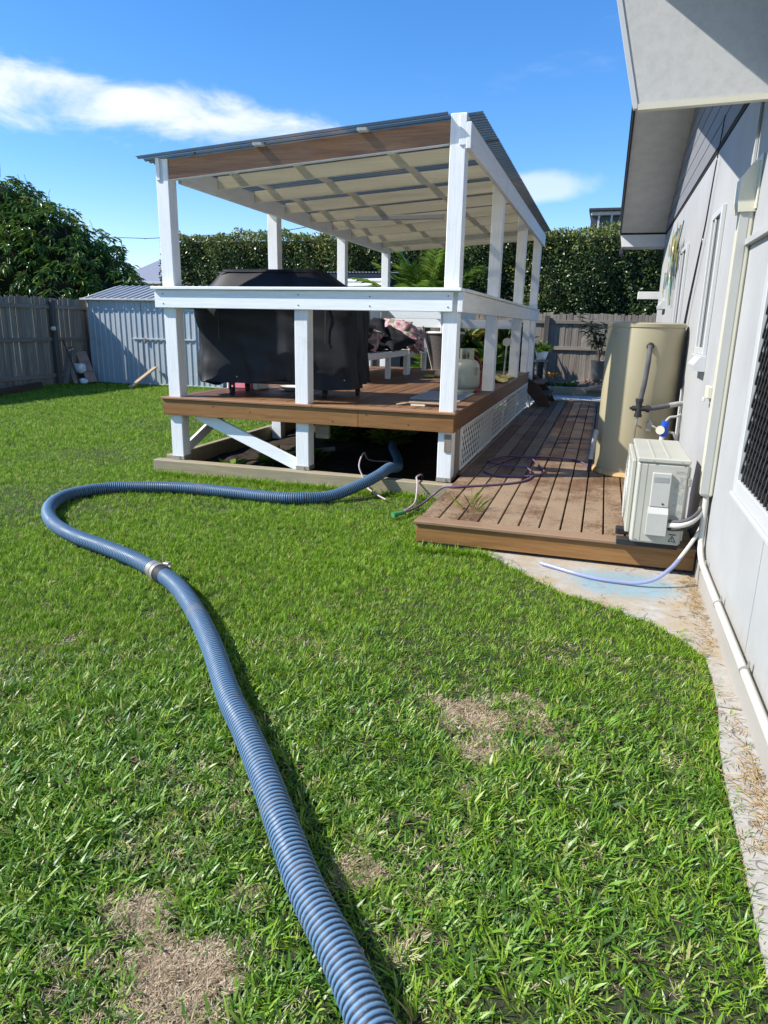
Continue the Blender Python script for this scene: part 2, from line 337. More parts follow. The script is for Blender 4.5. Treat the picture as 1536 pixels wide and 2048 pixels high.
# concrete with soil, blue overspray and fine cracks
m, t, b = new_mat('stained_concrete'); geo = t.node('ShaderNodeNewGeometry'); p = geo.outputs['Position']
n1 = t.noise(p, 22, 6, 0.7); n2 = t.noise(p, 3.3, 5, 0.65); n3 = t.noise(p, 90, 3, 0.6)
col = t.ramp(n1, [(0.3, (0.30, 0.28, 0.25)), (0.7, (0.44, 0.42, 0.38))])
ps = t.node('ShaderNodeSeparateXYZ'); t.link(p, ps.inputs[0])
north = t.sstep(ps.outputs['Y'], 2.7, 3.6)
soilm = t.math('MULTIPLY', t.sstep(n2, 0.36, 0.62), t.math('MULTIPLY', north, 0.85))
col = t.mix(soilm, col, (0.34, 0.26, 0.16))
for yj in (1.42, 2.86):     # control joints and a wandering crack
    jn = t.math('ABSOLUTE', t.math('SUBTRACT', t.math('ADD', ps.outputs['Y'], t.math('MULTIPLY', t.math('SUBTRACT', n1, 0.5), 0.02)), yj))
    col = t.mix(t.math('MULTIPLY', t.sstep(jn, 0.003, 0.007, True), 0.8), col, (0.06, 0.05, 0.04))
ck = t.math('ABSOLUTE', t.math('SUBTRACT', t.noise(p, 2.1, 3, 0.6), 0.5))
col = t.mix(t.math('MULTIPLY', t.sstep(ck, 0.002, 0.006, True), 0.7), col, (0.08, 0.07, 0.05))
ex = t.math('DIVIDE', t.math('SUBTRACT', ps.outputs['X'], 0.24), 0.33); ey = t.math('DIVIDE', t.math('SUBTRACT', ps.outputs['Y'], 4.22), 0.26)
er = t.math('ADD', t.math('SQRT', t.math('ADD', t.math('MULTIPLY', ex, ex), t.math('MULTIPLY', ey, ey))), t.math('MULTIPLY', t.math('SUBTRACT', n2, 0.5), 0.9))
spray = t.math('MULTIPLY', t.math('MULTIPLY', t.sstep(t.math('ADD', er, t.math('MULTIPLY', t.math('SUBTRACT', n3, 0.5), 1.1)), 0.62, 1.12, True), t.sstep(n1, 0.32, 0.5)), 0.75)
col = t.mix(spray, col, (0.17, 0.31, 0.38))
t.link(col, b.inputs['Base Color']); b.inputs['Roughness'].default_value = 0.9; bump(t, b, n1, 0.4, 0.006); M['concrete'] = m

M['blade'] = leafmat('green_grass_blades', [(0.0, (0.055, 0.135, 0.008)), (0.3, (0.150, 0.315, 0.014)), (0.8, (0.28, 0.445, 0.028)), (0.96, (0.38, 0.48, 0.07)), (1.0, (0.40, 0.37, 0.13))], 0.5, 0.38, 0.3, False)
M['broadblade'] = leafmat('broad_green_grass_blades', [(0.0, (0.036, 0.100, 0.010)), (0.35, (0.090, 0.215, 0.018)), (0.78, (0.175, 0.325, 0.032)), (0.95, (0.29, 0.38, 0.075)), (1.0, (0.38, 0.35, 0.14))], 0.42, 0.24, 0.45, False)
M['deadblade'] = leafmat('dry_grass_blades', [(0.0, (0.20, 0.14, 0.085)), (0.5, (0.46, 0.36, 0.235)), (1.0, (0.68, 0.58, 0.42))], 0.8, 0.15, 0.2, False)
M['hedgeleaf'] = leafmat('glossy_hedge_leaves', [(0.0, (0.032, 0.060, 0.016)), (0.55, (0.070, 0.118, 0.028)), (0.78, (0.12, 0.18, 0.038)), (0.9, (0.25, 0.26, 0.045)), (1.0, (0.36, 0.23, 0.055))], 0.36, 0.18, 0.45)
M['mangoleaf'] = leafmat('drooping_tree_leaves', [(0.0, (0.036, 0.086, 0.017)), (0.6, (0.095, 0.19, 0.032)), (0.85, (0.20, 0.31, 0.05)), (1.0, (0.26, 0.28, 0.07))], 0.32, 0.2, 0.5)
M['palmleaf'] = leafmat('palm_leaflets', [(0.0, (0.06, 0.13, 0.018)), (0.6, (0.17, 0.29, 0.045)), (1.0, (0.34, 0.42, 0.09))], 0.35, 0.3, 0.5)
M['weedleaf'] = leafmat('weed_leaves', [(0.0, (0.04, 0.10, 0.015)), (1.0, (0.16, 0.28, 0.04))], 0.5, 0.25, 0.4)
M['limeleaf'] = leafmat('lime_plant_leaves', [(0.0, (0.10, 0.21, 0.02)), (1.0, (0.34, 0.44, 0.06))], 0.45, 0.3, 0.4)
M['crotonleaf'] = leafmat('orange_croton_leaves', [(0.0, (0.55, 0.13, 0.03)), (0.6, (0.62, 0.30, 0.04)), (1.0, (0.50, 0.50, 0.08))], 0.45, 0.25, 0.4)
M['succulent'] = leafmat('dull_grey_green_leaves', [(0.0, (0.025, 0.040, 0.028)), (1.0, (0.10, 0.12, 0.085))], 0.5, 0.1, 0.4)
M['straw'] = leafmat('dry_straw', [(0.0, (0.34, 0.22, 0.09)), (1.0, (0.62, 0.48, 0.25))], 0.8, 0.1, 0.2)
for nm, c in (('art_teal', (0.10, 0.24, 0.26)), ('art_green', (0.22, 0.28, 0.10)), ('art_blue', (0.10, 0.16, 0.26)), ('art_gold', (0.42, 0.33, 0.12))):
    M[nm] = plain(nm, c, 0.45, 0.3)

# ------------------------------------------------------------------ mesh helpers
class MB:
    def __init__(s): s.v = []; s.f = []
    def add(s, vs, fs):
        o = len(s.v); s.v += [tuple(p) for p in vs]; s.f += [tuple(i+o for i in f) for f in fs]; return s
    def box(s, a, b, ch=0.003, rot=None, piv=None):
        """box between corners a and b, its edges chamfered by ch"""
        a = Vector(a); b = Vector(b); c = (a+b)/2; h = (b-a)/2
        ch = min(ch, min(abs(x) for x in h)*0.45)
        if ch <= 0:
            vs = [Vector((sx*h.x, sy*h.y, sz*h.z)) for sx in (-1, 1) for sy in (-1, 1) for sz in (-1, 1)]
            fs = [(0, 1, 3, 2), (4, 6, 7, 5), (0, 4, 5, 1), (2, 3, 7, 6), (0, 2, 6, 4), (1, 5, 7, 3)]
        else:
            bm = bmesh.new(); bmesh.ops.create_cube(bm, size=2.0)
            for q in bm.verts: q.co = Vector((q.co.x*h.x, q.co.y*h.y, q.co.z*h.z))
            bmesh.ops.bevel(bm, geom=list(bm.edges), offset=ch, segments=1, affect='EDGES', profile=0.5)
            bm.verts.index_update()
            vs = [q.co.copy() for q in bm.verts]; fs = [tuple(q.index for q in f.verts) for f in bm.faces]; bm.free()
        if rot is not None:
            piv = c if piv is None else Vector(piv)
            vs = [rot @ (p + c - piv) + piv for p in vs]
        else: vs = [p + c for p in vs]
        return s.add(vs, fs)
    def beam(s, p0, p1, w_, h_, ch=0.003, roll=0.0):
        """square bar from p0 to p1"""
        p0 = Vector(p0); p1 = Vector(p1); d = p1-p0; L = d.length
        q = d.to_track_quat('Y', 'Z').to_matrix() @ Matrix.Rotation(roll, 3, 'Y')
        m = MB().box((-w_/2, 0, -h_/2), (w_/2, L, h_/2), ch)
        return s.add([q @ Vector(p) + p0 for p in m.v], m.f)
    def tube(s, path, r, n=10, caps=True, radii=None):
        P = [Vector(p) for p in path]; k = len(P); o = []
        up_ = None
        for i in range(k):
            tdir = (P[min(i+1, k-1)] - P[max(i-1, 0)]).normalized()
            if up_ is None:
                up_ = Vector((0, 0, 1)) if abs(tdir.z) < 0.9 else Vector((1, 0, 0))
            sd_ = tdir.cross(up_).normalized(); up_ = sd_.cross(tdir).normalized()
            rr = float(radii[i]) if radii is not None else float(r)
            o += [P[i] + rr*(math.cos(2*math.pi*j/n)*sd_ + math.sin(2*math.pi*j/n)*up_) for j in range(n)]
        fs = [(i*n+j, i*n+(j+1) % n, (i+1)*n+(j+1) % n, (i+1)*n+j) for i in range(k-1) for j in range(n)]
        if caps: fs += [tuple(range(n-1, -1, -1)), tuple((k-1)*n+j for j in range(n))]
        return s.add(o, fs)
    def lathe(s, prof, c=(0, 0, 0), n=24, M3=None):
        c = Vector(c); vs = []; k = len(prof)
        for r_, z_ in prof:
            for j in range(n):
                p = Vector((r_*math.cos(2*math.pi*j/n), r_*math.sin(2*math.pi*j/n), z_))
                vs.append((M3 @ p if M3 else p) + c)
        fs = [(i*n+j, i*n+(j+1) % n, (i+1)*n+(j+1) % n, (i+1)*n+j) for i in range(k-1) for j in range(n)]
        fs += [tuple(range(n-1, -1, -1)), tuple((k-1)*n+j for j in range(n))]
        return s.add(vs, fs)
    def prism(s, poly, d):
        """planar polygon extruded by vector d"""
        n = len(poly); P = [Vector(p) for p in poly]; d = Vector(d)
        return s.add(P + [p+d for p in P], [tuple(range(n)), tuple(range(2*n-1, n-1, -1))] + [(i, i+n, (i+1) % n+n, (i+1) % n) for i in range(n)])
    def mesh(s, name, off=(0, 0, 0), smooth=False, fixn=True):
        me = bpy.data.meshes.new(name); o = Vector(off)
        me.from_pydata([tuple(Vector(p)-o) for p in s.v], [], s.f)
        if fixn:
            bm = bmesh.new(); bm.from_mesh(me); bmesh.ops.recalc_face_normals(bm, faces=bm.faces); bm.to_mesh(me); bm.free()
        if smooth:
            me.shade_smooth() if smooth is True else me.set_sharp_from_angle(angle=smooth)
            if smooth is not True:
                for p in me.polygons: p.use_smooth = True
        return me

ORG = {}
def tag(o, label=None, cat=None, group=None, kind=None):
    if label: o['label'] = label
    if cat: o['category'] = cat
    if group: o['group'] = group
    if kind: o['kind'] = kind
    return o
def thing(name, label, cat, loc=(0, 0, 0), group=None, rz=0.0):
    o = bpy.data.objects.new(name, None); COL.objects.link(o); o.empty_display_size = 0.1
    o.location = loc; o.rotation_euler = (0, 0, rz)
    ORG[o] = Vector(loc); return tag(o, label, cat, group)
def link(name, me, mat, parent=None, loc=None, rot=None, root=None):
    if mat is not None and not me.materials: me.materials.append(mat)
    o = bpy.data.objects.new(name, me); COL.objects.link(o)
    if parent is not None: o.parent = parent
    if loc is not None: o.location = loc
    if rot is not None: o.rotation_euler = rot
    return o
def worg(o):
    v = Vector((0, 0, 0))
    while o is not None:
        v += Vector(o.location); o = o.parent
    return v
def part(name, mb, mat, parent=None, smooth=False, label=None, centre=True, fixn=True):
    """mb in world coordinates -> one mesh object, origin at its middle"""
    base = worg(parent) if parent is not None else Vector((0, 0, 0))
    if centre:
        A = np.array(mb.v); c = Vector(((A.min(0)+A.max(0))/2).tolist())
    else: c = base.copy()
    me = mb.mesh(name, c, smooth, fixn)
    o = link(name, me, mat, parent, c-base)
    if label: o['label'] = label
    return o
def solo(name, mb, mat, label=None, cat=None, group=None, kind=None, smooth=False):
    o = part(name, mb, mat, None, smooth); return tag(o, label, cat, group, kind)
def share(name, src, parent, wloc, rot=None):
    """another piece that shares the mesh of src"""
    o = bpy.data.objects.new(name, src.data); COL.objects.link(o); o.parent = parent
    o.location = Vector(wloc) - (worg(parent) if parent else Vector((0, 0, 0)))
    if rot is not None: o.rotation_euler = rot
    return o
def copy_tree(o, parent=None):
    c = o.copy(); COL.objects.link(c)
    if parent is not None: c.parent = parent
    for ch in [x for x in o.children]: copy_tree(ch, c)
    return c
def raw(name, V, F, mat, parent=None, shade=None, smooth=False, wire=None):
    """fast mesh from numpy arrays: V (n,3), F (m,k) all of one size; shade is a float per face"""
    V = np.asarray(V, np.float32); F = np.asarray(F, np.int32); k = F.shape[1]
    me = bpy.data.meshes.new(name)
    me.vertices.add(len(V)); me.vertices.foreach_set('co', V.ravel())
    me.loops.add(F.size); me.loops.foreach_set('vertex_index', F.ravel())
    me.polygons.add(len(F)); me.polygons.foreach_set('loop_start', np.arange(0, F.size, k, dtype=np.int32))
    me.update(calc_edges=True)
    if shade is not None:
        a = me.attributes.new('shade', 'FLOAT', 'FACE'); a.data.foreach_set('value', np.asarray(shade, np.float32))
    if smooth: me.shade_smooth()
    me.validate()
    o = link(name, me, mat, parent)
    return o
def catmull(P, n):
    P = [Vector(p) for p in P]; P = [2*P[0]-P[1]] + P + [2*P[-1]-P[-2]]; out = []
    for i in range(1, len(P)-2):
        a, b, c, d = P[i-1:i+3]
        for j in range(n):
            t = j/n
            out.append(0.5*((2*b) + (c-a)*t + (2*a-5*b+4*c-d)*t*t + (3*b-a-3*c+d)*t**3))
    out.append(P[-2]); return out
def resample(P, step):
    d = [0.0]
    for a, b in zip(P, P[1:]): d.append(d[-1] + (b-a).length)
    n = max(2, int(d[-1]/step)); out = []; j = 0
    for i in range(n+1):
        s = d[-1]*i/n
        while j < len(d)-2 and d[j+1] < s: j += 1
        k = (s-d[j])/max(1e-9, d[j+1]-d[j]); out.append(P[j].lerp(P[j+1], min(1, k)))
    return out
def unit(a): return a/np.maximum(1e-9, np.linalg.norm(a, axis=-1, keepdims=True))
def leaf_cards(C, D, N, L, W, droop=0.0, tipw=0.0):
    """leaves as folded pairs of quads: base C, direction D, normal hint N, length L, width W -> V,F"""
    D = unit(D); S = unit(np.cross(D, N)); U = np.cross(S, D)
    L = np.asarray(L)[:, None]; W = np.asarray(W)[:, None]
    b = C; mid = C + D*L*0.5 + U*L*0.06; tip = C + D*L - np.array([0, 0, 1.0])*L*droop
    l = mid - S*W*0.5 - U*W*0.12 - np.array([0, 0, 1.0])*L*droop*0.3; r = mid + S*W*0.5 - U*W*0.12 - np.array([0, 0, 1.0])*L*droop*0.3
    V = np.stack([b, l, tip, r], 1).reshape(-1, 3); n = len(C); i = np.arange(n)[:, None]*4
    F = np.concatenate([i+np.array([[0, 1, 2]]), i+np.array([[0, 2, 3]])], 1).reshape(-1, 3)
    return V, F

# ================================================================== GROUND
g = MB().add([(-150, -60, -0.05), (150, -60, -0.05), (150, 240, -0.05), (-150, 240, -0.05)], [(0, 1, 2, 3)])
solo('ground', g, M['lawn'], kind='structure')
EDGE = [(-1.15, 4.62), (-0.88, 4.62), (-0.713, 4.55), (-0.533, 4.43), (-0.311, 4.185), (-0.116, 3.986), (0.113, 3.866), (0.271, 3.752), (0.418, 3.653), (0.525, 3.501),
        (0.60, 3.354), (0.606, 3.149), (0.59, 2.832), (0.556, 2.561), (0.541, 2.281), (0.539, 2.032), (0.531, 1.789), (0.521, 1.547), (0.52, 0.5), (0.52, -3)]
path_ = MB().prism([(x, y, -0.045) for x, y in EDGE] + [(0.72, -3, -0.045), (0.72, 5.2, -0.045), (-1.15, 5.2, -0.045)], (0, 0, 0.045))
solo('concrete_path', path_, M['concrete'], kind='structure')
lw_ = MB(); nx, ny = 60, 80
xs = np.linspace(-13, 0.75, nx); ys = np.linspace(-3, 18.5, ny)
def gh(x, y): return -0.022 + 0.006*math.sin(x*1.7+y*0.6) + 0.005*math.sin(y*2.3-x*0.9)
lw_.add([(x, y, gh(x, y)) for y in ys for x in xs], [(j*nx+i, j*nx+i+1, (j+1)*nx+i+1, (j+1)*nx+i) for j in range(ny-1) for i in range(nx-1)])
solo('lawn', lw_, M['lawn'], kind='structure', smooth=True)
# bare soil beneath the raised deck
so = MB(); nx, ny = 34, 60
sx_ = np.linspace(-4.15, -1.22, nx); sy_ = np.linspace(6.06, 13.1, ny)
def sh(x, y):
    heap = 0.30*math.exp(-((x+2.9)/0.75)**2-((y-9.4)/1.1)**2)
    return -0.006 + heap + 0.018*math.sin(x*9+y*5)*math.sin(y*7-x*3) + (0.01 if heap > .05 else 0)
so.add([(x, y, sh(x, y)) for y in sy_ for x in sx_], [(j*nx+i, j*nx+i+1, (j+1)*nx+i+1, (j+1)*nx+i) for j in range(ny-1) for i in range(nx-1)])
solo('soil', so, M['soil'], kind='structure', smooth=True)
# garden bed at the back
gb = MB().box((-1.6, 16.42, -0.04), (1.6, 17.86, 0.15), 0.02); solo('garden_soil', gb, M['soil'], kind='structure')
gb = MB().box((-12.0, 16.9, -0.04), (-1.61, 17.86, 0.04), 0.02); solo('garden_soil', gb, M['soil'], kind='structure')

# ================================================================== RAISED DECK WITH ROOF
pg = thing('pergola', 'white timber pergola with smoky corrugated roof over a raised oiled deck', 'pergola', (-2.7, 6.0, 0))
XL, XR, Y0, ZD = -4.167, -1.205, 6.003, 0.76
# deck boards, in two lengths with staggered butt joints
bw, pitch = 0.137, 0.1408
src = {}
def deck_run(parent, x0, n, y0, y1, z, mat, srcs, joints, wb=bw, pt=pitch, name='deck_board'):
    for i in range(n):
        x = x0 + pt*(i+0.5)
        cuts = [y0] + [j for j in joints(i) if y0 < j < y1] + [y1]
        for a, b_ in zip(cuts, cuts[1:]):
            L = b_-a-0.003
            key = (round(L, 2), wb)
            loc = (x, (a+b_)/2, z-0.011+random.uniform(-0.0012, 0.0012))
            if key not in srcs:
                o = part(name, MB().box((x-wb/2, a+0.0015, z-0.022), (x+wb/2, b_-0.0015, z), 0.004), mat, parent); srcs[key] = o
                o.location = Vector(loc) - worg(parent)
            else: share(name, srcs[key], parent, loc)
deck_run(pg, XL+0.02, 21, 6.14, 12.28, ZD, M['deck'], src, lambda i: [(7.64, 10.9), (8.9,), (9.44, 11.6), (7.1, 10.4)][i % 4])
part('deck_nosing', MB().box((XL-0.012, 5.985, ZD-0.022), (-2.55, 6.136, ZD), 0.004), M['deck_x'], pg)
part('deck_nosing', MB().box((-2.547, 5.985, ZD-0.022), (XR+0.012, 6.136, ZD), 0.004), M['deck_x'], pg)
part('deck_nosing', MB().box((XR-0.018, 6.138, ZD-0.0225), (XR+0.014, 12.28, ZD-0.0006), 0.004), M['fascia_y'], pg)
part('fascia_board', MB().box((XL, 6.003, ZD-0.178), (-2.1, 6.035, ZD-0.024), 0.003), M['fascia'], pg)
part('fascia_board', MB().box((-2.097, 6.003, ZD-0.178), (XR-0.002, 6.035, ZD-0.024), 0.003), M['fascia'], pg)
part('fascia_board', MB().box((XR-0.030, 6.037, ZD-0.182), (XR, 12.28, ZD-0.024), 0.003), M['fascia_y'], pg)
part('fascia_board', MB().box((XL, 6.037, ZD-0.182), (XL+0.03, 12.28, ZD-0.024), 0.003), M['fascia_y'], pg)
part('fascia_board', MB().box((XL+.03, 12.283, ZD-0.182), (XR-.03, 12.31, ZD-0.024), 0.003), M['fascia_y'], pg)
# joists below
j0 = part('joist', MB().box((XL+0.035, 6.6, ZD-0.165), (XR-0.035, 6.645, ZD-0.026), 0.003), M['darkwood'], pg)
for y in (7.5, 8.45, 9.3, 10.2, 11.1, 11.95): share('joist', j0, pg, ((XL+XR)/2, y, ZD-0.0955))
# posts: notched top, bolt heads
def post(x0, y0, z0, z1, w_=0.132, name='post'):
    o = part(name, MB().box((x0, y0, z0), (x0+w_, y0+w_, z1), 0.006), M['white'], pg); return o
LP, RP = -4.118, -1.352
YP = (6.045, 8.32, 10.72, 13.02)
for i, y in enumerate(YP):
    post(LP, y, 0.0 if i else 0.125, 2.922 if i == 0 else 2.88)
    post(RP, y, 0.0 if i else 0.125, 3.138 if i == 0 else 3.04)
for x, y, w_ in ((-2.742, 6.045, .132), (-2.742, 12.1, .12), (LP, 12.15, .1), (RP+.02, 12.1, .11)):
    post(x, y, 0.125 if y < 7 else 0.0, 1.775, w_)
# notch trim plates on the two front posts
part('post_trim', MB().box((RP+0.078, 6.032, 2.90), (RP+0.134, 6.0445, 3.125), 0.003), M['white'], pg)
part('post_trim', MB().box((LP+0.012, 6.032, 2.74), (LP+0.050, 6.0445, 2.93), 0.003), M['white'], pg)
part('post_trim', MB().box((RP+0.06, 6.034, 0.40), (RP+0.125, 6.0445, 0.56), 0.003), M['paling'], pg)
# galvanised post shoes standing on the sleeper
for x in (LP, -2.742, RP):
    part('post_shoe', MB().box((x-0.003, 6.042, 0.125), (x+0.135, 6.18, 0.165), 0.002), M['steel'], pg)
    b0 = MB().tube([(x+0.08, 6.043, 0.148), (x+0.08, 6.03, 0.148)], 0.011, 6); part('bolt', b0, M['steel'], pg)
# rails
part('rail_board', MB().box((LP-0.065, 6.0, 1.612), (RP+0.09, 6.0445, 1.776), 0.004), M['white_x'], pg)
part('rail_cap', MB().box((LP-0.085, 5.965, 1.779), (RP+0.168, 6.14, 1.806), 0.004), M['white_x'], pg)
part('rail_board', MB().box((RP+0.1335, 6.0, 1.61), (RP+0.178, 13.0, 1.776), 0.004), M['white_y'], pg)
part('rail_cap', MB().box((RP+0.03, 6.143, 1.779), (RP+0.19, 13.0, 1.806), 0.004), M['white_y'], pg)
part('rail_board', MB().box((LP-0.047, 6.05, 1.61), (LP-0.0025, 13.0, 1.776), 0.004), M['white_y'], pg)
part('rail_cap', MB().box((LP-0.06, 6.143, 1.779), (LP+0.10, 13.0, 1.806), 0.004), M['white_y'], pg)
part('rail_board', MB().box((LP+0.14, 13.01, 1.61), (-2.3, 13.05, 1.776), 0.004), M['white_x'], pg)
part('rail_board', MB().box((-3.95, 12.21, 1.46), (-1.46, 12.25, 1.60), 0.004), M['white_x'], pg)
nb = MB().tube([(-2.0, 5.9995, 1.73), (-2.0, 5.9965, 1.73)], 0.006, 6)
n0 = part('screw_head', nb, M['dark'], pg)
for x, z in ((-2.0, 1.65), (LP+0.03, 1.65), (LP+0.03, 1.74), (RP+0.05, 1.65), (RP+0.05, 1.74), (-2.68, 1.74), (-2.68, 1.65)): share('screw_head', n0, pg, (x, 5.998, z))
for x, z in ((-3.2, .66), (-2.02, .70), (-1.62, .63), (-3.6, .69), (-2.35, .62)): share('screw_head', n0, pg, (x, 6.0015, z))
# braces
part('brace', MB().beam((-3.84, 6.10, 0.60), (-2.70, 6.10, 0.14), 0.035, 0.115, 0.004), M['white_x'], pg)
part('brace', MB().beam((LP+0.06, 6.18, 0.20), (LP+0.06, 7.25, 0.60), 0.04, 0.10, 0.004), M['white_y'], pg)
part('brace', MB().box((-2.60, 6.185, 0.42), (-2.46, 6.23, 0.585), 0.004), M['fencerail_x'], pg)
# sleepers round the foot
part('sleeper', MB().box((-4.30, 5.965, -0.03), (-2.02, 6.075, 0.123), 0.008), M['treated'], pg)
part('sleeper', MB().box((-2.015, 5.965, -0.03), (-1.17, 6.075, 0.118), 0.008), M['treated'], pg)
part('sleeper', MB().box((-4.22, 6.08, -0.03), (-4.14, 12.3, 0.16), 0.008), M['treated'], pg)
# lattice skirt on the house side
lz0, lz1, ly0, ly1 = 0.205, 0.572, 6.40, 12.25
for a, b_ in (((-1.215, ly0-0.03, lz0-0.028), (-1.196, ly1, lz0)), ((-1.215, ly0-0.03, lz1), (-1.196, ly1, lz1+0.012)), ((-1.215, ly0-0.03, lz0+.001), (-1.196, ly0, lz1-.001)), ((-1.215, 9.2, lz0+.001), (-1.196, 9.225, lz1-.001))):
    part('lattice_frame', MB().box(a, b_, 0.002), M['white_y'], pg)
H = lz1-lz0; stp = 0.118; sw = 0.023
def lat(sign, x):
    first = None; y = ly0 - H
    while y < ly1:
        ya, yb = y, y+H
        p0, p1 = [(ya, lz0), (yb, lz1)] if sign > 0 else [(ya, lz1), (yb, lz0)]
        def clip(p, q):
            (y_a, za), (y_b, zb) = p, q
            if y_a < ly0: k = (ly0-y_a)/(y_b-y_a); za = za+(zb-za)*k; y_a = ly0
            if y_b > ly1: k = (ly1-y_a)/(y_b-y_a); zb = za+(zb-za)*k; y_b = ly1
            return (y_a, za), (y_b, zb)
        (a_, za), (b__, zb) = clip(p0, p1)
        if b__-a_ > 0.03:
            full = abs((b__-a_)-H) < 1e-6
            if full and first is not None:
                share('slat', first, pg, (x, (a_+b__)/2, (za+zb)/2))
            else:
                o = part('slat', MB().beam((x, a_, za), (x, b__, zb), 0.005, sw, 0.0), M['white_y'], pg)
                if full: first = o
        y += stp
lat(1, -1.2085); lat(-1, -1.2025)
for i in range(3):   # vertical boards behind the front end of the lattice
    part('skirt_board', MB().box((-1.235+0.004*i, 6.19+0.075*i, 0.13), (-1.213, 6.255+0.075*i, 0.578), 0.003), M['paling'], pg)
# side beams
part('roof_beam', MB().box((RP+0.1335, 6.03, 2.872), (RP+0.176, 13.25, 3.066), 0.004), M['white_y'], pg)
part('roof_beam', MB().box((LP+0.1335, 6.20, 2.735), (LP+0.175, 13.0, 2.90), 0.004), M['white_y'], pg)
# rafters
def zr(x): return 2.905 + 0.0655*(x-LP)      # top of the rafters
YR = [6.052, 6.86, 7.66, 8.47, 9.27, 10.07, 10.87, 11.67, 12.47, 13.12]
def rafter(y, mat):
    xa, xb, th = LP+0.178, RP+0.130, (0.168 if y < 6.1 else 0.118)
    if y > 13: xa = LP-0.0
    if y < 6.1: xa, xb = LP+0.1335, RP-0.002
    return part('rafter', MB().prism([(xa, y, zr(xa)-th), (xb, y, zr(xb)-th), (xb, y, zr(xb)), (xa, y, zr(xa))], (0, 0.045, 0)), mat, pg)
for i, y in enumerate(YR): rafter(y, M['pine'] if i == 0 else M['cream'])
part('rafter_underside', MB().prism([(LP+0.1335, 6.045, zr(LP+.13)-0.172), (RP-0.002, 6.045, zr(RP)-0.172), (RP-0.002, 6.045, zr(RP)-0.1685), (LP+0.1335, 6.045, zr(LP+.13)-0.1685)], (0, 0.06, 0)), M['white_x'], pg)
for x in (-3.80, -3.09, -2.13, -1.40):
    z = zr(x+.04)+0.001
    part('purlin', MB().box((x, 5.985 if -3.5 < x < -2 else 6.2, z), (x+0.085, 13.2, z+0.024), 0.003), M['white_y'], pg)
part('light_batten', MB().box((-3.30, 9.215, 2.80), (-2.10, 9.2675, 2.865), 0.01), M['frame'], pg)
# corrugated sheets (ribs run down the slope, along x)
def corr(x0, x1, y0, y1, zf, wl=0.076, amp=0.009, seg=6):
    n = int((y1-y0)/wl*seg); ys_ = np.linspace(y0, y1, n+1)
    A = [(x, y, zf(x)+amp*math.sin(2*math.pi*(y-y0)/wl)) for x in (x0, x1) for y in ys_]
    return MB().add(A, [(i, i+1, n+1+i+1, n+1+i) for i in range(n)])
part('roof_sheet', corr(-4.27, -1.362, 5.955, 6.0615, lambda x: zr(x)+0.0365), M['poly'], pg, smooth=True)
ns = 8; yw = (13.34-6.062)/ns
for k in range(ns):
    o = part('roof_sheet', corr(-4.27, -1.10, 6.062+yw*k-0.02*(k > 0), 6.062+yw*(k+1)+0.01, lambda x, k=k: zr(x)+0.0365+0.0012*(k % 2)), M['poly'], pg, smooth=True)
for y in (6.15, 7.5, 9.0, 10.6, 12.2):
    for x in (-3.76, -3.05, -2.09, -1.36):
        if y < 6.5: part('roof_screw', MB().tube([(x, y, zr(x)+0.044), (x, y, zr(x)+0.062)], 0.008, 6), M['dark'], pg)
# steps at the far corner down to the low deck
for y in (12.36, 13.42):
    part('stringer', MB().prism([(-1.30, y, ZD-0.06), (-1.06, y, ZD-0.20), (-0.88, y, 0.34), (-0.80, y, 0.174), (-1.00, y, 0.174), (-1.30, y, 0.50)], (0, 0.045, 0)), M['darkwood'], pg)
part('tread', MB().box((-1.18, 12.41, 0.54), (-0.96, 13.415, 0.57), 0.004), M['darkwood'], pg)
part('tread', MB().box((-1.02, 12.41, 0.34), (-0.83, 13.415, 0.37), 0.004), M['darkwood'], pg)
part('newel', MB().box((-1.36, 13.16, 0.17), (-1.215, 13.29, 0.80), 0.004), M['darkwood'], pg)

# ================================================================== LOW DECK
ld = thing('low_deck', 'low weathered timber deck between the lattice skirt and the grey house wall', 'deck', (-0.25, 4.54, 0))
src2 = {}
deck_run(ld, -1.156, 13, 4.672, 13.5, 0.1724, M['olddeck'], src2, lambda i: [(9.8,), (8.67, 11.2), (10.7,), (8.1, 12.2)][i % 4], 0.130, 0.1407)
part('deck_board', MB().box((-1.194, 6.25, 0.150), (-1.157, 12.2, 0.1722), 0.003), M['olddeck'], ld)
part('deck_nosing', MB().box((-1.165, 4.535, 0.151), (0.674, 4.669, 0.1735), 0.004), M['olddeck_x'], ld)
part('fascia_board', MB().box((-1.15, 4.552, 0.022), (0.672, 4.582, 0.149), 0.003), M['fascia'], ld)
part('fascia_board', MB().box((-1.152, 4.584, 0.0), (-1.122, 5.9, 0.149), 0.003), M['fascia_y'], ld)
for y in (5.3, 6.3, 7.4, 8.5, 9.6, 10.7, 11.8, 12.9): part('joist', MB().box((-1.11, y, 0.03), (0.66, y+.045, 0.148), 0.003), M['darkwood'], ld)
part('edge_board', MB().box((-1.05, 13.52, 0.06), (0.66, 13.66, 0.19), 0.004), M['orangewood'], ld)

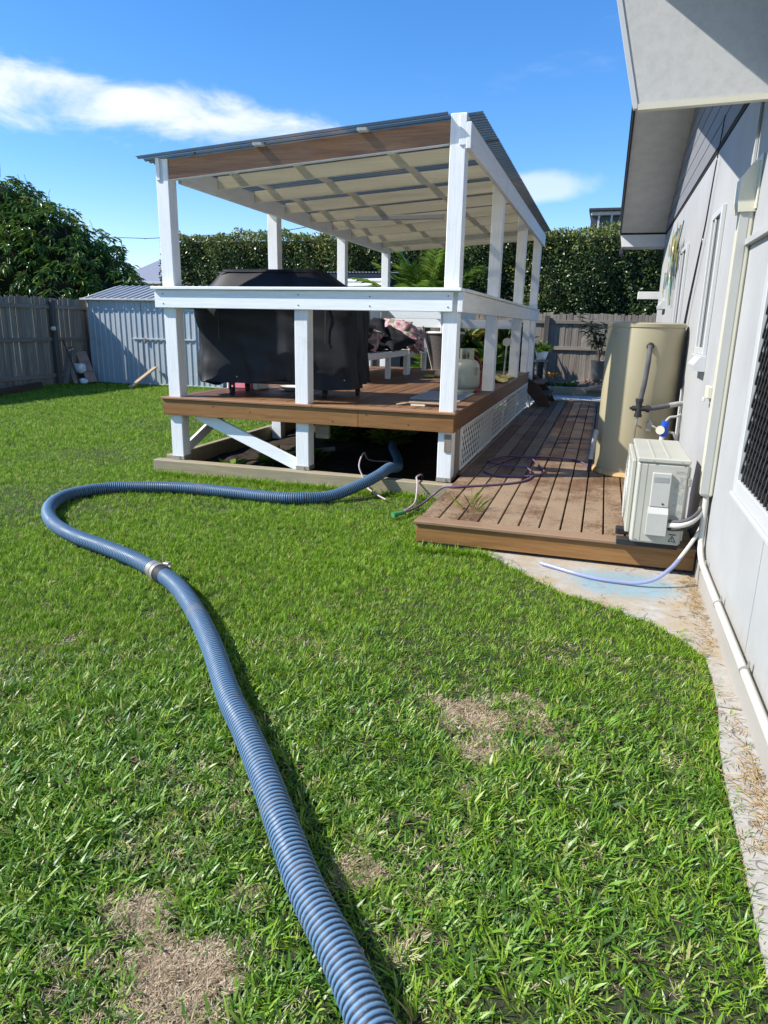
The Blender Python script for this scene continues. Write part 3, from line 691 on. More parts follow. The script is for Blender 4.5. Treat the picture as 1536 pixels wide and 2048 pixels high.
# ================================================================== PAVERS AND GARDEN EDGE
pv = MB().box((-1.58, 13.72, 0.0), (-0.70, 15.2, 0.04), 0.006)
terr = thing('paved_strip', 'strip of pale grey square pavers beyond the end of the low deck', 'paving', (-0.4, 13.7, 0))
x0 = -1.6; src3 = None
for j in range(4):
    for i in range(6):
        x = -1.9+0.605*i+0.012*(j % 2); y = 13.99+0.605*j
        if src3 is None: src3 = part('paver', MB().box((x-.3, y-.3, 0.0), (x+.3, y+.3, 0.045), 0.006), M['paver'], terr)
        else: share('paver', src3, terr, (x, y, 0.0225+random.uniform(-.002, .002)))
ge = thing('garden_edging', 'mossy timber sleeper edging along the front of the back garden bed', 'edging', (-0.3, 16.3, 0))
for x0, x1 in ((-1.7, -1.06), (-1.055, 1.6)):
    part('sleeper', MB().box((x0, 16.33, 0.0), (x1, 16.41, 0.215), 0.01), M['treated'], ge)
le = thing('timber_edging', 'low brown timber edging along the foot of the left fence', 'edging', (-11.6, 11, 0))
part('sleeper', MB().beam((-10.6, 9.0, 0.05), (-11.75, 12.5, 0.05), 0.07, 0.17, 0.008), M['darkwood'], le)

# ================================================================== FENCES
def fence(name, label, p0, p1, h, mat_rail, side, post_at, seed, pw=0.077, gap=0.0015):
    """paling fence from p0 to p1; rails and posts stand on the side of `side`"""
    rs = random.Random(seed)
    p0 = Vector(p0); p1 = Vector(p1); d = (p1-p0); L = d.length; d.normalize(); nrm = Vector((-d.y, d.x, 0))*side
    f = thing(name, label, 'fence', p0)
    ang = math.atan2(d.y, d.x)
    srcs = []
    for k in range(4):
        m_ = MB().box((-pw/2, -0.009, 0), (pw/2, 0.009, h-0.02+0.012*k), 0.003)
        srcs.append(m_.mesh('paling'))
        srcs[-1].materials.append(M['paling'])
    n = int(L/(pw+gap))
    for i in range(n):
        q = p0 + d*((i+0.5)*(pw+gap)) + nrm*rs.uniform(-0.004, 0.004)
        o = bpy.data.objects.new('paling', srcs[rs.randrange(4)]); COL.objects.link(o); o.parent = f
        o.location = q-p0 + Vector((0, 0, rs.uniform(-0.02, 0.012))); o.rotation_euler = (rs.uniform(-.004, .004), rs.uniform(-.006, .006), ang)
    cuts = [0.0] + list(post_at) + [L]
    for a, b_ in zip(cuts, cuts[1:]):
        for z in (0.22, 1.02, h-0.2):
            A = p0+d*(a+0.03)+nrm*0.034+Vector((0, 0, z)); B = p0+d*(b_-0.03)+nrm*0.034+Vector((0, 0, z))
            part('fence_rail', MB().beam(A, B, 0.042, 0.085, 0.003), mat_rail, f)
    for a in post_at:
        q = p0+d*a+nrm*0.075
        mm = MB().box((-0.06, -0.045, 0), (0.06, 0.045, h-0.06), 0.006, Matrix.Rotation(ang, 3, 'Z'), (0, 0, 0))
        part('fence_post', MB().add([Vector(v_)+q for v_ in mm.v], mm.f), M['fencepost'], f)
    return f
lf = fence('paling_fence', 'weathered grey paling fence along the left of the lawn with dark post', (-12.0, 7.0, 0), (-12.0, 17.9, 0), 1.93, M['fencerail_y'], -1, (1.5, 3.9, 6.25, 8.9), 3)
bf = fence('paling_fence', 'dark grey paling fence behind the pergola and back garden bed', (-11.95, 17.95, 0), (2.4, 17.95, 0), 1.84, M['fencerail_x'], -1, (2.0, 4.4, 6.8, 9.1, 10.55, 13.4), 5)
solo('knob', MB().lathe([(0.0, -.05), (.04, -.045), (.05, -.01), (.045, .03), (.02, .05), (0.001, .052)], (-11.86, 13.16, 1.26), 12, Matrix.Rotation(R(90), 3, 'Y')), M['ball'], 'small round cream knob on the dark post of the left fence', 'knob', smooth=True)

# ================================================================== GARDEN SHED
shd = thing('garden_shed', 'ribbed zincalume garden shed with low gable roof beside the left fence', 'shed', (-10, 14.3, 0))
def ribbed(x0, x1, y, z0, z1, rib=0.145, d=0.016):
    """vertical ribbed sheet facing -y"""
    prof = []; x = x0
    while x < x1-1e-6:
        for dx, dy in ((0, 0), (0.095, 0), (0.108, -d), (0.132, -d)):
            if x+dx <= x1: prof.append((x+dx, y+dy))
        x += rib
    prof.append((x1, y)); n = len(prof)
    return MB().add([(a, b_, z) for z in (z0, z1) for a, b_ in prof], [(i, i+1, n+i+1, n+i) for i in range(n-1)])
xs_ = [-11.80, -11.08, -10.36, -9.64, -8.92, -8.30]
for i, (a, b_) in enumerate(zip(xs_, xs_[1:])):
    part('wall_sheet', ribbed(a, b_, 14.30 - 0.006*(i % 2), 0.03, 1.93), M['galv'], shd)
part('wall_sheet', MB().box((-11.82, 14.31, 0.03), (-11.80, 16.7, 1.93), 0.002), M['galv'], shd)
part('wall_sheet', MB().box((-8.30, 14.31, 0.03), (-8.28, 16.7, 1.93), 0.002), M['galv'], shd)
part('wall_sheet', MB().box((-11.8, 16.70, 0.03), (-8.28, 16.72, 1.93), 0.002), M['galv'], shd)
for x in (-11.826, -8.30): part('corner_trim', MB().box((x, 14.265, 0.02), (x+0.03, 14.31, 1.94), 0.002), M['galv'], shd)
gpoly = [(14.30, 1.93), (15.5, 2.24), (16.7, 1.93)]
for x in (-11.815, -8.295): part('gable_panel', MB().prism([(x, y, z) for y, z in gpoly], (0.012, 0, 0)), M['galv'], shd)
def roofrib(x0, x1, ya, za, yb, zb, rib=0.19, d=0.03):
    prof = []; x = x0
    while x < x1-1e-6:
        for dx, dz in ((0, 0), (0.13, 0), (0.145, d), (0.175, d)):
            if x+dx <= x1: prof.append((x+dx, dz))
        x += rib
    n = len(prof)
    return MB().add([(a, y, z+dz) for y, z in ((ya, za), (yb, zb)) for a, dz in prof], [(i, i+1, n+i+1, n+i) for i in range(n-1)])
part('roof', roofrib(-11.93, -8.2, 14.19, 1.945, 15.5, 2.285), M['galvroof'], shd)
part('roof', roofrib(-11.93, -8.2, 16.81, 1.945, 15.5, 2.285), M['galvroof'], shd)
part('eave_trim', MB().box((-11.94, 14.165, 1.915), (-8.2, 14.186, 1.955), 0.003), M['galvroof'], shd)
part('door_track', MB().box((-10.62, 14.255, 1.045), (-8.95, 14.28, 1.075), 0.003), M['galv'], shd)
for x in (-10.30, -9.66): part('door_handle', MB().box((x, 14.235, 0.98), (x+.05, 14.256, 1.08), 0.004), M['steel'], shd)
part('base_rail', MB().box((-11.8, 14.27, 0.0), (-8.3, 14.30, 0.03), 0.003), M['galv'], shd)

# things in the corner beside the shed
bd = thing('board', 'reddish brown slatted board leaning between fence and shed', 'board', (-11.7, 14.0, 0))
dv_ = Vector((0.30, 0.16, 0.60)).normalized()
for k in range(3):
    a = Vector((-11.86, 13.95, 0.10))+dv_*0.0
    part('plank', MB().beam(Vector((-11.60+0.0, 13.95, 0.03))+Vector((-0.13, 0.05, 0.235))*k, Vector((-11.60, 13.95, 0.03))+Vector((-0.13, 0.05, 0.235))*(k+0.97), 0.27, 0.03, 0.004), M['oldboard'], bd)
wt = thing('tub', 'white plastic tub lying against the leaning brown board', 'tub', (-11.88, 13.85, 0.3))
part('body', MB().box((-12.0+.06, 13.72, 0.24), (-11.70, 13.95, 0.46), 0.05), M['whiteplastic'], wt, smooth=R(40))
part('rim', MB().box((-11.96, 13.70, 0.44), (-11.68, 13.715, 0.47), 0.006), M['whiteplastic'], wt)
solo('sack', MB().lathe([(.09, 0), (.12, .03), (.11, .08), (.06, .12), (.02, .13)], (-11.72, 13.78, 0.0), 12), M['whiteplastic'], 'pale crumpled sack on the ground under the white tub', 'sack', smooth=True)
for k, (lab, a, b_) in enumerate((('long grey board leaning on the fence post beside the shed corner', (-11.86, 13.35, .02), (-12.0+.07, 13.75, .85)),
                                  ('short pale grey board leaning low beside the white tub', (-11.70, 13.55, .02), (-11.93, 13.65, .45)),
                                  ('dark thin batten leaning against the left fence near the shed', (-11.66, 13.60, .02), (-11.93, 13.50, 1.0)))):
    solo('leaning_board', MB().beam(a, b_, 0.13 if k < 2 else 0.04, 0.022, 0.003), M[('paling', 'fencerail_x', 'darkwood')[k]], lab, 'board')
solo('offcut_plank', MB().beam((-10.05, 13.28, 0.02), (-10.02, 14.24, 0.42), 0.10, 0.035, 0.003), M['offcut'], 'pale bare timber plank leaning against the shed door', 'plank')

# ================================================================== HOUSE
hs_ = thing('house', 'light grey house wall with narrow windows and a gable eave on the right', 'house', (0.7, 4, 0))
WX = 0.70
part('wall', MB().box((WX, -3.0, -0.06), (WX+0.2, 11.62, 2.84), 0.002), M['wall'], hs_)
part('wall', MB().box((WX, -3.0, 2.842), (WX+0.2, 4.25, 3.7), 0.002), M['wall'], hs_)
part('wall', MB().box((WX+0.205, 11.42, -0.06), (6, 11.62, 2.84), 0.002), M['wall'], hs_)
yR, zR0, sl = 8.1, 2.88, 0.327
YF, YN = 11.62, 4.26
def zrake(y): return 2.90 + sl*((11.75-y) if y >= yR else (y-4.45))
def rake_poly(y0, y1, z0):
    """gable wall slice between z0 and the rake"""
    return
zt = 2.88; k = 0; ph = 0.16
while zt < 4.05:
    zb_, zt2 = zt, min(zt+ph-0.012, 4.08)
    ya0 = 4.45+(max(zb_-2.90, 0))/sl; yb0 = 11.75-(max(zb_-2.90, 0))/sl
    ya1 = 4.45+(max(zt2-2.90, 0))/sl; yb1 = 11.75-(max(zt2-2.90, 0))/sl
    lo, hi = max(ya0, 4.27), min(yb0, YF); lo1, hi1 = max(ya1, 4.27), min(yb1, YF)
    if hi1-lo1 < 0.1: break
    part('cladding_board', MB().prism([(WX-0.012, lo, zb_), (WX-0.012, hi, zb_), (WX-0.012, hi1, zt2), (WX-0.012, lo1, zt2)], (0.03, 0, 0)), M['siding'], hs_)
    zt += ph
part('gable_backing', MB().prism([(WX+0.02, 4.27, 2.845), (WX+0.02, YF, 2.845), (WX+0.02, yR, 4.09)], (0.05, 0, 0)), M['gap'], hs_)
part('shadow_joint', MB().box((WX-0.004, 4.27, 2.846), (WX+0.018, YF, 2.878), 0.0), M['gap'], hs_)
# soffits and roof over the gable
XE = 0.062
for ya, yb in ((yR, 11.76), (yR, 4.45)):
    za, zb_ = zrake(yR), 2.90
    part('soffit', MB().prism([(XE+.012, ya, za), (XE+.012, yb, zb_), (XE+.012, yb, zb_+0.012), (XE+.012, ya, za+0.012)], (0.66, 0, 0)), M['eave'], hs_)
    part('barge_board', MB().prism([(XE-0.012, ya, za-0.02), (XE-0.012, yb, zb_-0.02), (XE-0.012, yb, zb_+0.17), (XE-0.012, ya, za+0.17)], (0.022, 0, 0)), M['barge'], hs_)
    part('roof', MB().prism([(XE-0.03, ya, za+0.172), (XE-0.03, yb, zb_+0.172), (XE-0.03, yb, zb_+0.2), (XE-0.03, ya, za+0.2)], (4.0, 0, 0)), M['roofmetal'], hs_)
# eave return board at the far end, with its dark joint
part('eave_board', MB().prism([(0.066, 11.76, 2.872), (0.096, 11.76, 2.705), (WX+.02, 11.76, 2.705), (WX+.02, 11.76, 2.872)], (0, 0.03, 0)), M['eave'], hs_)
part('eave_board', MB().box((0.10, 11.795, 2.706), (WX+.02, 12.2, 2.73), 0.002), M['eave'], hs_)
part('shadow_joint', MB().box((0.07, 11.755, 2.874), (WX+.02, 11.775, 2.897), 0.0), M['gap'], hs_)
part('gutter_end', MB().box((0.075, 12.0, 2.62), (0.13, 12.4, 2.70), 0.004), M['barge'], hs_)
# big eave return nearest the camera
YB = 4.2
def bx(z): return 0.041 - (z-2.622)*0.262
part('eave_board', MB().prism([(bx(2.622), YB, 2.622), (WX-.004, YB, 2.634), (WX-.004, YB, 3.65), (bx(3.65), YB, 3.65)], (0, 0.03, 0)), M['eavegrey'], hs_)
part('eave_trim', MB().prism([(bx(2.60)-.002, YB-0.006, 2.592), (WX-.004, YB-0.006, 2.606), (WX-.004, YB-0.006, 2.632), (bx(2.622)-.002, YB-0.006, 2.620)], (0, 0.045, 0)), M['cream_pvc'], hs_)
part('eave_trim', MB().prism([(bx(2.60)-.024, YB-0.006, 2.600), (bx(2.6)-.001, YB-0.006, 2.600), (bx(3.65)-.001, YB-0.006, 3.65), (bx(3.65)-.024, YB-0.006, 3.65)], (0, 0.04, 0)), M['frame'], hs_)
# nearer roof plane that rises from that eave towards the camera
part('roof', MB().prism([(-0.16, 4.2, 3.30), (-0.16, -2.0, 5.33), (-0.16, -2.0, 5.5), (-0.16, 4.2, 3.48)], (2.5, 0, 0)), M['roofmetal'], hs_)
# trims on the wall
part('cover_strip', MB().box((WX-0.018, 4.62, 2.20), (WX-0.002, 4.66, 2.84), 0.002), M['wall'], hs_)
part('cover_strip', MB().box((WX-0.03, 2.2, 1.95), (WX-0.002, 4.40, 1.985), 0.002), M['wall'], hs_)
part('base_strip', MB().box((WX-0.022, -3.0, -0.06), (WX-0.002, 4.53, 0.118), 0.004), M['wall'], hs_)
for y in (1.9, 3.05, 8.9): part('sheet_joint', MB().box((WX-0.003, y, 0.12), (WX+0.001, y+0.005, 2.83), 0.0), M['wall'], hs_)
# narrow windows
def window(y0, y1, z0, z1):
    r_ = part('window', MB().box((WX-0.028, y0, z0), (WX-0.001, y0+0.05, z1), 0.003).box((WX-0.028, y1-0.05, z0), (WX-0.001, y1, z1), 0.003).box((WX-0.0279, y0+.051, z0+.0005), (WX-0.001, y1-.051, z0+0.05), 0.003).box((WX-0.0279, y0+.051, z1-0.05), (WX-0.001, y1-.051, z1-.0005), 0.003), M['frame'], hs_)
    part('pane', MB().box((WX-0.010, y0+0.052, z0+0.052), (WX-0.0015, y1-0.052, z1-0.052), 0.0), M['glassdark'], r_)
    part('mullion', MB().box((WX-0.024, (y0+y1)/2+.06, z0+0.051), (WX-0.0105, (y0+y1)/2+0.09, z1-0.051), 0.002), M['frame'], r_)
    part('sill', MB().box((WX-0.045, y0-0.01, z0-0.028), (WX-0.001, y1+0.01, z0-0.001), 0.003), M['frame'], r_)
window(5.535, 6.05, 1.33, 2.335); window(7.80, 8.40, 1.33, 2.325); window(10.1, 10.62, 1.86, 2.27)
# security screen window at the right edge
sw_ = part('screen_window', MB().box((WX-0.035, 3.60, 0.745), (WX-0.001, 3.675, 1.93), 0.003).box((WX-0.035, 1.55, 0.745), (WX-0.001, 1.62, 1.93), 0.003).box((WX-0.0348, 1.622, 0.7455), (WX-0.001, 3.598, 0.815), 0.003).box((WX-0.0348, 1.622, 1.86), (WX-0.001, 3.598, 1.9295), 0.003), M['frame'], hs_)
part('backing', MB().box((WX-0.006, 1.622, 0.817), (WX-0.0015, 3.598, 1.858), 0.0), M['glassdark'], sw_)
part('sill', MB().box((WX-0.045, 1.5, 0.722), (WX-0.001, 3.685, 0.743), 0.004), M['frame'], sw_)
bars = MB(); y = 1.62-1.04
while y < 3.6:
    for sgn in (1, -1):
        za, zb_ = (0.817, 1.858) if sgn > 0 else (1.858, 0.817)
        ya, yb = y, y+0.62
        xo = WX-0.019 + 0.004*sgn
        A = Vector((xo, ya, za)); B = Vector((xo, yb, zb_))
        k0 = max(0, (1.622-ya)/(yb-ya)); k1 = min(1, (3.598-ya)/(yb-ya))
        if k1 > k0+0.02: bars.beam(A.lerp(B, k0), A.lerp(B, k1), 0.005, 0.016, 0)
    y += 0.062
mo = part('security_mesh', bars, M['screen'], sw_); mo['kind'] = 'stuff'
# vent hoods under two windows
for y0, y1, z0 in ((5.50, 5.86, 1.215), (10.0, 10.5, 1.76)):
    mb_ = MB().prism([(WX-0.001, y0, z0), (WX-0.075, y0, z0+.004), (WX-0.082, y0, z0+.045), (WX-0.045, y0, z0+0.10), (WX-0.001, y0, z0+0.112)], (0, y1-y0, 0))
    part('vent_hood', mb_, M['frame'], hs_)
bx_ = MB().box((WX-0.035, 4.99, 1.07), (WX-0.001, 5.10, 1.15), 0.006).box((WX-0.05, 5.02, 1.05), (WX-0.036, 5.07, 1.075), 0.004)
part('socket_box', bx_, M['cream_pvc'], hs_)
# pale lintel that shows past the far corner
solo('beam_end', MB().box((0.42, 12.15, 1.962), (2.2, 12.25, 2.075), 0.004), M['eave'], 'short white beam sticking out past the far corner of the house', 'beam')

# duct cover running down the wall
dc = thing('duct_cover', 'tall cream duct cover running down the grey house wall', 'duct', (0.66, 4.47, 0.5))
part('duct', MB().box((WX-0.072, 4.40, 0.545), (WX-0.0015, 4.515, 2.135), 0.010), M['cream_pvc'], dc)
part('seam', MB().box((WX-0.073, 4.404, 0.56), (WX-0.03, 4.4005-0.003, 2.13), 0.0), M['acplastic'], dc)
part('inlet_cap', MB().prism([(WX-0.085, 4.385, 2.12), (WX-0.0015, 4.385, 2.12), (WX-0.0015, 4.385, 2.375), (WX-0.045, 4.385, 2.36), (WX-0.095, 4.385, 2.285), (WX-0.095, 4.385, 2.17)], (0, 0.145, 0)), M['cream_pvc'], dc)
part('flange', MB().box((WX-0.012, 4.36, 2.13), (WX-0.0018, 4.555, 2.40), 0.003), M['cream_pvc'], dc)
# pipes below the duct
pl = thing('drain_pipe', 'white drain pipe clipped along the base of the house wall', 'pipe', (0.66, 4, 0.17))
pp = catmull([(0.668, 4.43, 0.545), (0.668, 4.42, 0.32), (0.668, 4.37, 0.225), (0.668, 4.25, 0.18), (0.668, 4.0, 0.172)], 6) + [Vector((0.668, 1.2, 0.155)), Vector((0.668, -2, 0.14))]
part('pipe', MB().tube(pp, 0.0175, 12), M['pvc'], pl, smooth=R(50))
for y in (4.19, 3.61, 2.875, 1.9):
    part('clip', MB().tube([(0.668, y-0.008, 0.168), (0.668, y+0.008, 0.168)], 0.0205, 12).box((0.676, y-0.008, 0.186), (0.682, y+0.008, 0.215), 0.001), M['steel'], pl)
c2 = catmull([(0.672, 4.46, 0.545), (0.672, 4.455, 0.42), (0.660, 4.44, 0.335), (0.61, 4.37, 0.255), (0.545, 4.30, 0.165)], 8)
cp_ = thing('condensate_hose', 'clear blue condensate hose drooping onto the blue stained concrete', 'hose', (0.4, 4.25, 0))
part('white_pipe', MB().tube(c2, 0.0115, 10), M['pvc'], cp_, smooth=R(50))
c3 = catmull([(0.56, 4.315, 0.182), (0.50, 4.26, 0.115), (0.42, 4.22, 0.055), (0.33, 4.205, 0.026), (0.239, 4.21, 0.017), (0.108, 4.22, 0.016), (-0.012, 4.262, 0.016), (-0.138, 4.325, 0.016), (-0.262, 4.388, 0.018)], 8)
part('clear_tube', MB().tube(c3, 0.0125, 12), M['vinyl'], cp_, smooth=R(50))
rc = thing('refrigerant_pipes', 'white and black lagged pipes curving from duct to outdoor unit', 'pipes', (0.6, 4.5, 0.5))
for nm, o_, mt, r_ in (('lagged_pipe', 0.0, 'pvc', 0.019), ('cable', 0.022, 'foam', 0.012), ('cable', -0.026, 'dark', 0.010)):
    part(nm, MB().tube(catmull([(0.672, 4.47+o_*.5, 0.56), (0.665, 4.46, 0.50+o_*.5), (0.64, 4.42, 0.43+o_), (0.59, 4.38, 0.385+o_), (0.53, 4.375, 0.36+o_), (0.475, 4.40, 0.352+o_)], 8), r_, 10), M[mt], rc, smooth=R(50))
part('tape', MB().tube([(0.672, 4.47, 0.55), (0.668, 4.465, 0.515), (0.658, 4.447, 0.468)], 0.026, 10), M['dark'], rc)

# fishing rod and metal leaf art on the wall
fr = thing('fishing_rod', 'thin black fishing rod mounted up the grey house wall', 'fishing rod', (0.68, 6.6, 2))
part('rod', MB().tube([(0.676, 6.10, 3.02), (0.676, 6.30, 2.66), (0.676, 6.45, 2.32), (0.674, 6.65, 2.06), (0.672, 6.90, 1.75), (0.67, 7.10, 1.42)], 0.008, 8, True, [0.004, 0.005, 0.006, 0.008, 0.010, 0.012]), M['dark'], fr)
for y, z in ((6.25, 2.75), (6.52, 2.21), (6.82, 1.85)):
    part('line_guide', MB().tube([(0.676+0.0, y+0.012*math.cos(a), z+0.016*math.sin(a)) for a in np.linspace(0, 2*math.pi, 9)], 0.0025, 5, False), M['steel'], fr)
part('line', MB().tube([(0.672, 6.06, 2.95), (0.668, 6.62, 2.0), (0.666, 7.0, 1.5)], 0.0015, 4), M['wire'], fr)
wa = thing('wall_art', 'metal leaf sculpture in teal, green and gold hung on the house wall', 'wall art', (0.66, 8.9, 2.2))
for k in range(34):
    y = 8.35+random.random()*1.35; z = 1.95+random.random()*0.5 - 0.1*abs(y-9)
    an = random.uniform(R(40), R(130)); L = random.uniform(0.16, 0.34); ww = random.uniform(0.025, 0.05)
    d = Vector((0, math.cos(an), math.sin(an))); n_ = Vector((0, -math.sin(an), math.cos(an))); x = random.uniform(0.60, 0.68)
    c = Vector((x, y, z))
    poly = [c, c+d*L*.3+n_*ww, c+d*L*.65+n_*ww*.8, c+d*L, c+d*L*.65-n_*ww*.8, c+d*L*.3-n_*ww]
    part('metal_leaf', MB().prism(poly, (0.004, 0, 0)), M[random.choice(['art_teal', 'art_green', 'art_blue', 'art_gold'])], wa)
for k in range(5):
    part('stem', MB().tube(catmull([(0.67, 9.0+.05*k, 1.78), (0.65, 8.95+.08*k, 2.1), (0.66, 8.6+.25*k, 2.45), (0.67, 8.45+.3*k, 2.62)], 5), 0.007, 6), M['art_gold' if k % 2 else 'art_teal'], wa)

# ================================================================== WATER HEATER AND OUTDOOR UNIT
wh = thing('water_heater', 'tall beige hot water cylinder standing on the low deck by the wall', 'water heater', (0.345, 6.95, 0.174))
tx, ty, tr_ = 0.345, 6.95, 0.335
part('cylinder', MB().lathe([(tr_-.004, 0.215), (tr_, 0.222), (tr_, 1.50), (tr_-0.004, 1.512), (tr_-.004, 1.516), (tr_+.004, 1.52), (tr_+.004, 1.548), (tr_-.012, 1.558), (0.05, 1.565)], (tx, ty, 0), 64), M['tank'], wh, smooth=R(35))
part('tray', MB().lathe([(tr_+.012, 0.174), (tr_+.02, 0.185), (tr_+.012, 0.205), (tr_+.004, 0.222), (tr_-.02, 0.222)], (tx, ty, 0), 64), M['rust'], wh, smooth=R(40))
part('base_foot', MB().lathe([(tr_-.03, 0.1735), (tr_-.03, 0.2)], (tx, ty, 0), 40), M['dark'], wh)
def on_tank(ang, z, out_=0.0): return Vector((tx+(tr_+out_)*math.sin(ang), ty-(tr_+out_)*math.cos(ang), z))
part('emblem', MB().tube([on_tank(-0.93+0.11*math.cos(a), 1.47+0.035*math.sin(a), .001) for a in np.linspace(0.6, 2*math.pi+.2, 22)], 0.0022, 4), M['print'], wh)
part('emblem', MB().tube([on_tank(-0.94+0.05*math.cos(a), 1.47+0.018*math.sin(a), .001) for a in np.linspace(-1, 4.2, 14)], 0.002, 4), M['print'], wh)
fit = on_tank(0.10, 1.36)
part('fitting', MB().lathe([(.033, 0), (.033, .006), (.026, .012), (.026, .03), (.018, .034)], fit+Vector((0, .004, 0)), 16, Matrix.Rotation(R(90), 3, 'X')), M['dark'], wh, smooth=R(40))
vt = Vector((0.335, 6.50, 0.83))
p_ = catmull([fit+Vector((0, -.03, 0)), fit+Vector((-.004, -.055, -.035)), Vector((0.372, 6.525, 1.24)), Vector((0.36, 6.515, 1.05)), vt+Vector((0.006, 0, .07))], 8)
part('lagged_pipe', MB().tube(p_, 0.0215, 14), M['foam'], wh, smooth=R(50))
part('lagged_pipe', MB().tube([vt+Vector((.07, 0, 0)), Vector((0.50, 6.53, 0.845)), Vector((0.585, 6.56, 0.862))], 0.021, 14), M['foam'], wh, smooth=R(50))
part('lagged_pipe', MB().tube([Vector((0.583, 6.5595, 0.862)), Vector((0.66, 6.60, 0.875)), Vector((0.697, 6.62, 0.88))], 0.0225, 14), M['foamlite'], wh, smooth=R(50))
vm = MB().tube([vt+Vector((0, 0, -.055)), vt+Vector((0, 0, .06))], 0.027, 12).tube([vt+Vector((-.055, 0, 0)), vt+Vector((.085, 0, 0))], 0.023, 12)
for a, b_ in ((-.075, -.05), (.055, .085)): vm.tube([vt+Vector((0, 0, a)), vt+Vector((0, 0, b_))], 0.033, 12)
vm.tube([vt+Vector((.06, 0, 0)), vt+Vector((.09, 0, 0))], 0.031, 12).box(vt+Vector((-.075, -.018, -.012)), vt+Vector((-.045, .018, .012)), .003)
part('valve', vm, M['dark'], wh, smooth=R(40))
part('drain_tube', MB().tube(catmull([vt+Vector((0, 0, -.07)), vt+Vector((-.01, .0, -.16)), vt+Vector((-.012, 0.01, -.27)), vt+Vector((-.03, 0.02, -.42)), vt+Vector((-.035, 0.03, -.66))], 6), 0.010, 8), M['copper'], wh, smooth=R(50))
part('brass_pipe', MB().tube(catmull([on_tank(0.25, .66), Vector((.42, 6.56, .66)), Vector((.46, 6.53, .68)), Vector((.52, 6.50, .655))], 6), 0.010, 8).tube([vt+Vector((-.01, 0, -.14)), Vector((.38, 6.55, .655))], 0.008, 8).tube([Vector((.445, 6.54, .68)), Vector((.44, 6.54, .73))], .016, 8).box((.415, 6.52, .63), (.465, 6.57, .71), .004), M['copper'], wh, smooth=R(40))
part('timer_valve', MB().tube([(.56, 6.50, .60), (.57, 6.50, .73)], 0.033, 14).tube([(.545, 6.50, .66), (.53, 6.44, .66)], 0.034, 14), M['blueplastic'], wh, smooth=R(40))
part('valve_dial', MB().tube([(.5305, 6.442, .66), (.526, 6.425, .66)], 0.037, 16), M['cream_pvc'], wh, smooth=R(40))
part('valve_outlet', MB().tube([(.556, 6.50, .60), (.552, 6.49, .555)], 0.022, 10), M['frame'], wh, smooth=R(40))
part('supply_pipe', MB().tube(catmull([(.57, 6.50, .73), (.60, 6.51, .765), (.655, 6.52, .775), (.686, 6.55, .79)], 6), 0.011, 8).tube(catmull([(.60, 6.5, .64), (.65, 6.5, .62), (.675, 6.51, .50), (.68, 6.52, .18)], 6), .012, 8), M['foamlite'], wh, smooth=R(50))
part('wall_pipe', MB().tube([(.686, 6.70, .18), (.686, 6.70, 1.0)], 0.010, 8), M['pvc'], wh, smooth=R(50))
lg = thing('hose_spray', 'grey hose spray wand with black grip standing against the beige cylinder', 'hose spray', (-0.02, 6.78, 0.174))
part('barrel', MB().tube([(-0.025, 6.74, .31), (0.0, 6.76, .585)], 0.022, 12), M['foamlite'], lg, smooth=R(50))
part('grip', MB().tube([(-0.033, 6.735, .19), (-0.0255, 6.7395, .308)], 0.019, 10), M['dark'], lg, smooth=R(50))

ac = thing('outdoor_unit', 'cream air conditioner outdoor unit on black rubber feet on low deck', 'air conditioner', (0.4, 4.83, 0.174))
ax0, ax1, ay0, ay1, az0, az1 = 0.262, 0.556, 4.425, 5.21, 0.215, 0.752
part('casing', MB().box((ax0, ay0, az0), (ax1, ay1, az1-0.03), 0.012), M['acbody'], ac, smooth=R(30))
part('top_cover', MB().box((ax0-.004, ay0-.004, az1-0.0295), (ax1+.004, ay1+.004, az1), 0.010), M['acbody'], ac, smooth=R(30))
for x in (.345, .43): part('top_rib', MB().box((x, ay0+.03, az1-.002), (x+.014, ay1-.05, az1+.004), 0.002), M['acbody'], ac)
fc = Vector((ax0, 4.90, .475))
part('fan_cowl', MB().box((ax0-.030, ay0+.10, az0+.03), (ax0-.001, ay1-.02, az1-.035), .022), M['acbody'], ac, smooth=R(30))
gr = MB()
for q in range(1, 9): gr.tube([(ax0-.034, fc.y+.028*q*math.cos(a), fc.z+.028*q*math.sin(a)) for a in np.linspace(0, 2*math.pi, 25)], .003, 5, False)
gq = part('fan_grille', gr, M['acplastic'], ac)
part('side_seam', MB().box((ax0+.055, ay0-.0015, az0+.01), (ax0+.058, ay0+.002, az1-.035), 0), M['print'], ac)
part('side_seam', MB().box((ax0+.018, ay0-.0015, az0+.01), (ax0+.02, ay0+.002, az1-.035), 0), M['print'], ac)
part('valve_cover', MB().box((ax0+.09, ay0-.022, az0+.24), (ax0+.20, ay0-.001, az1-.085), .008), M['acplastic'], ac, smooth=R(30))
part('valve_cover', MB().prism([(ax0+.085, ay0-.001, az0+.055), (ax0+.085, ay0-.055, az0+.07), (ax0+.085, ay0-.055, az0+.205), (ax0+.085, ay0-.024, az0+.238), (ax0+.085, ay0-.001, az0+.238)], (.115, 0, 0)), M['acplastic'], ac)
part('handle_recess', MB().box((ax0+.10, ay0-.0235, az1-.142), (ax0+.185, ay0-.0215, az1-.112), 0), M['print'], ac)
part('screw_hole', MB().tube([(ax0+.165, ay0-.0225, az0+.262), (ax0+.165, ay0-.025, az0+.262)], .006, 8), M['dark'], ac)
for x, z in ((ax0+.03, az0+.02), (ax0+.09, az1-.02), (ax0+.25, az1-.02), (ax1-.03, az0+.02)):
    part('screw', MB().tube([(x, ay0-.001, z), (x, ay0-.008, z)], .006, 8), M['steel'], ac)
lb = MB(); rr = random.Random(4)
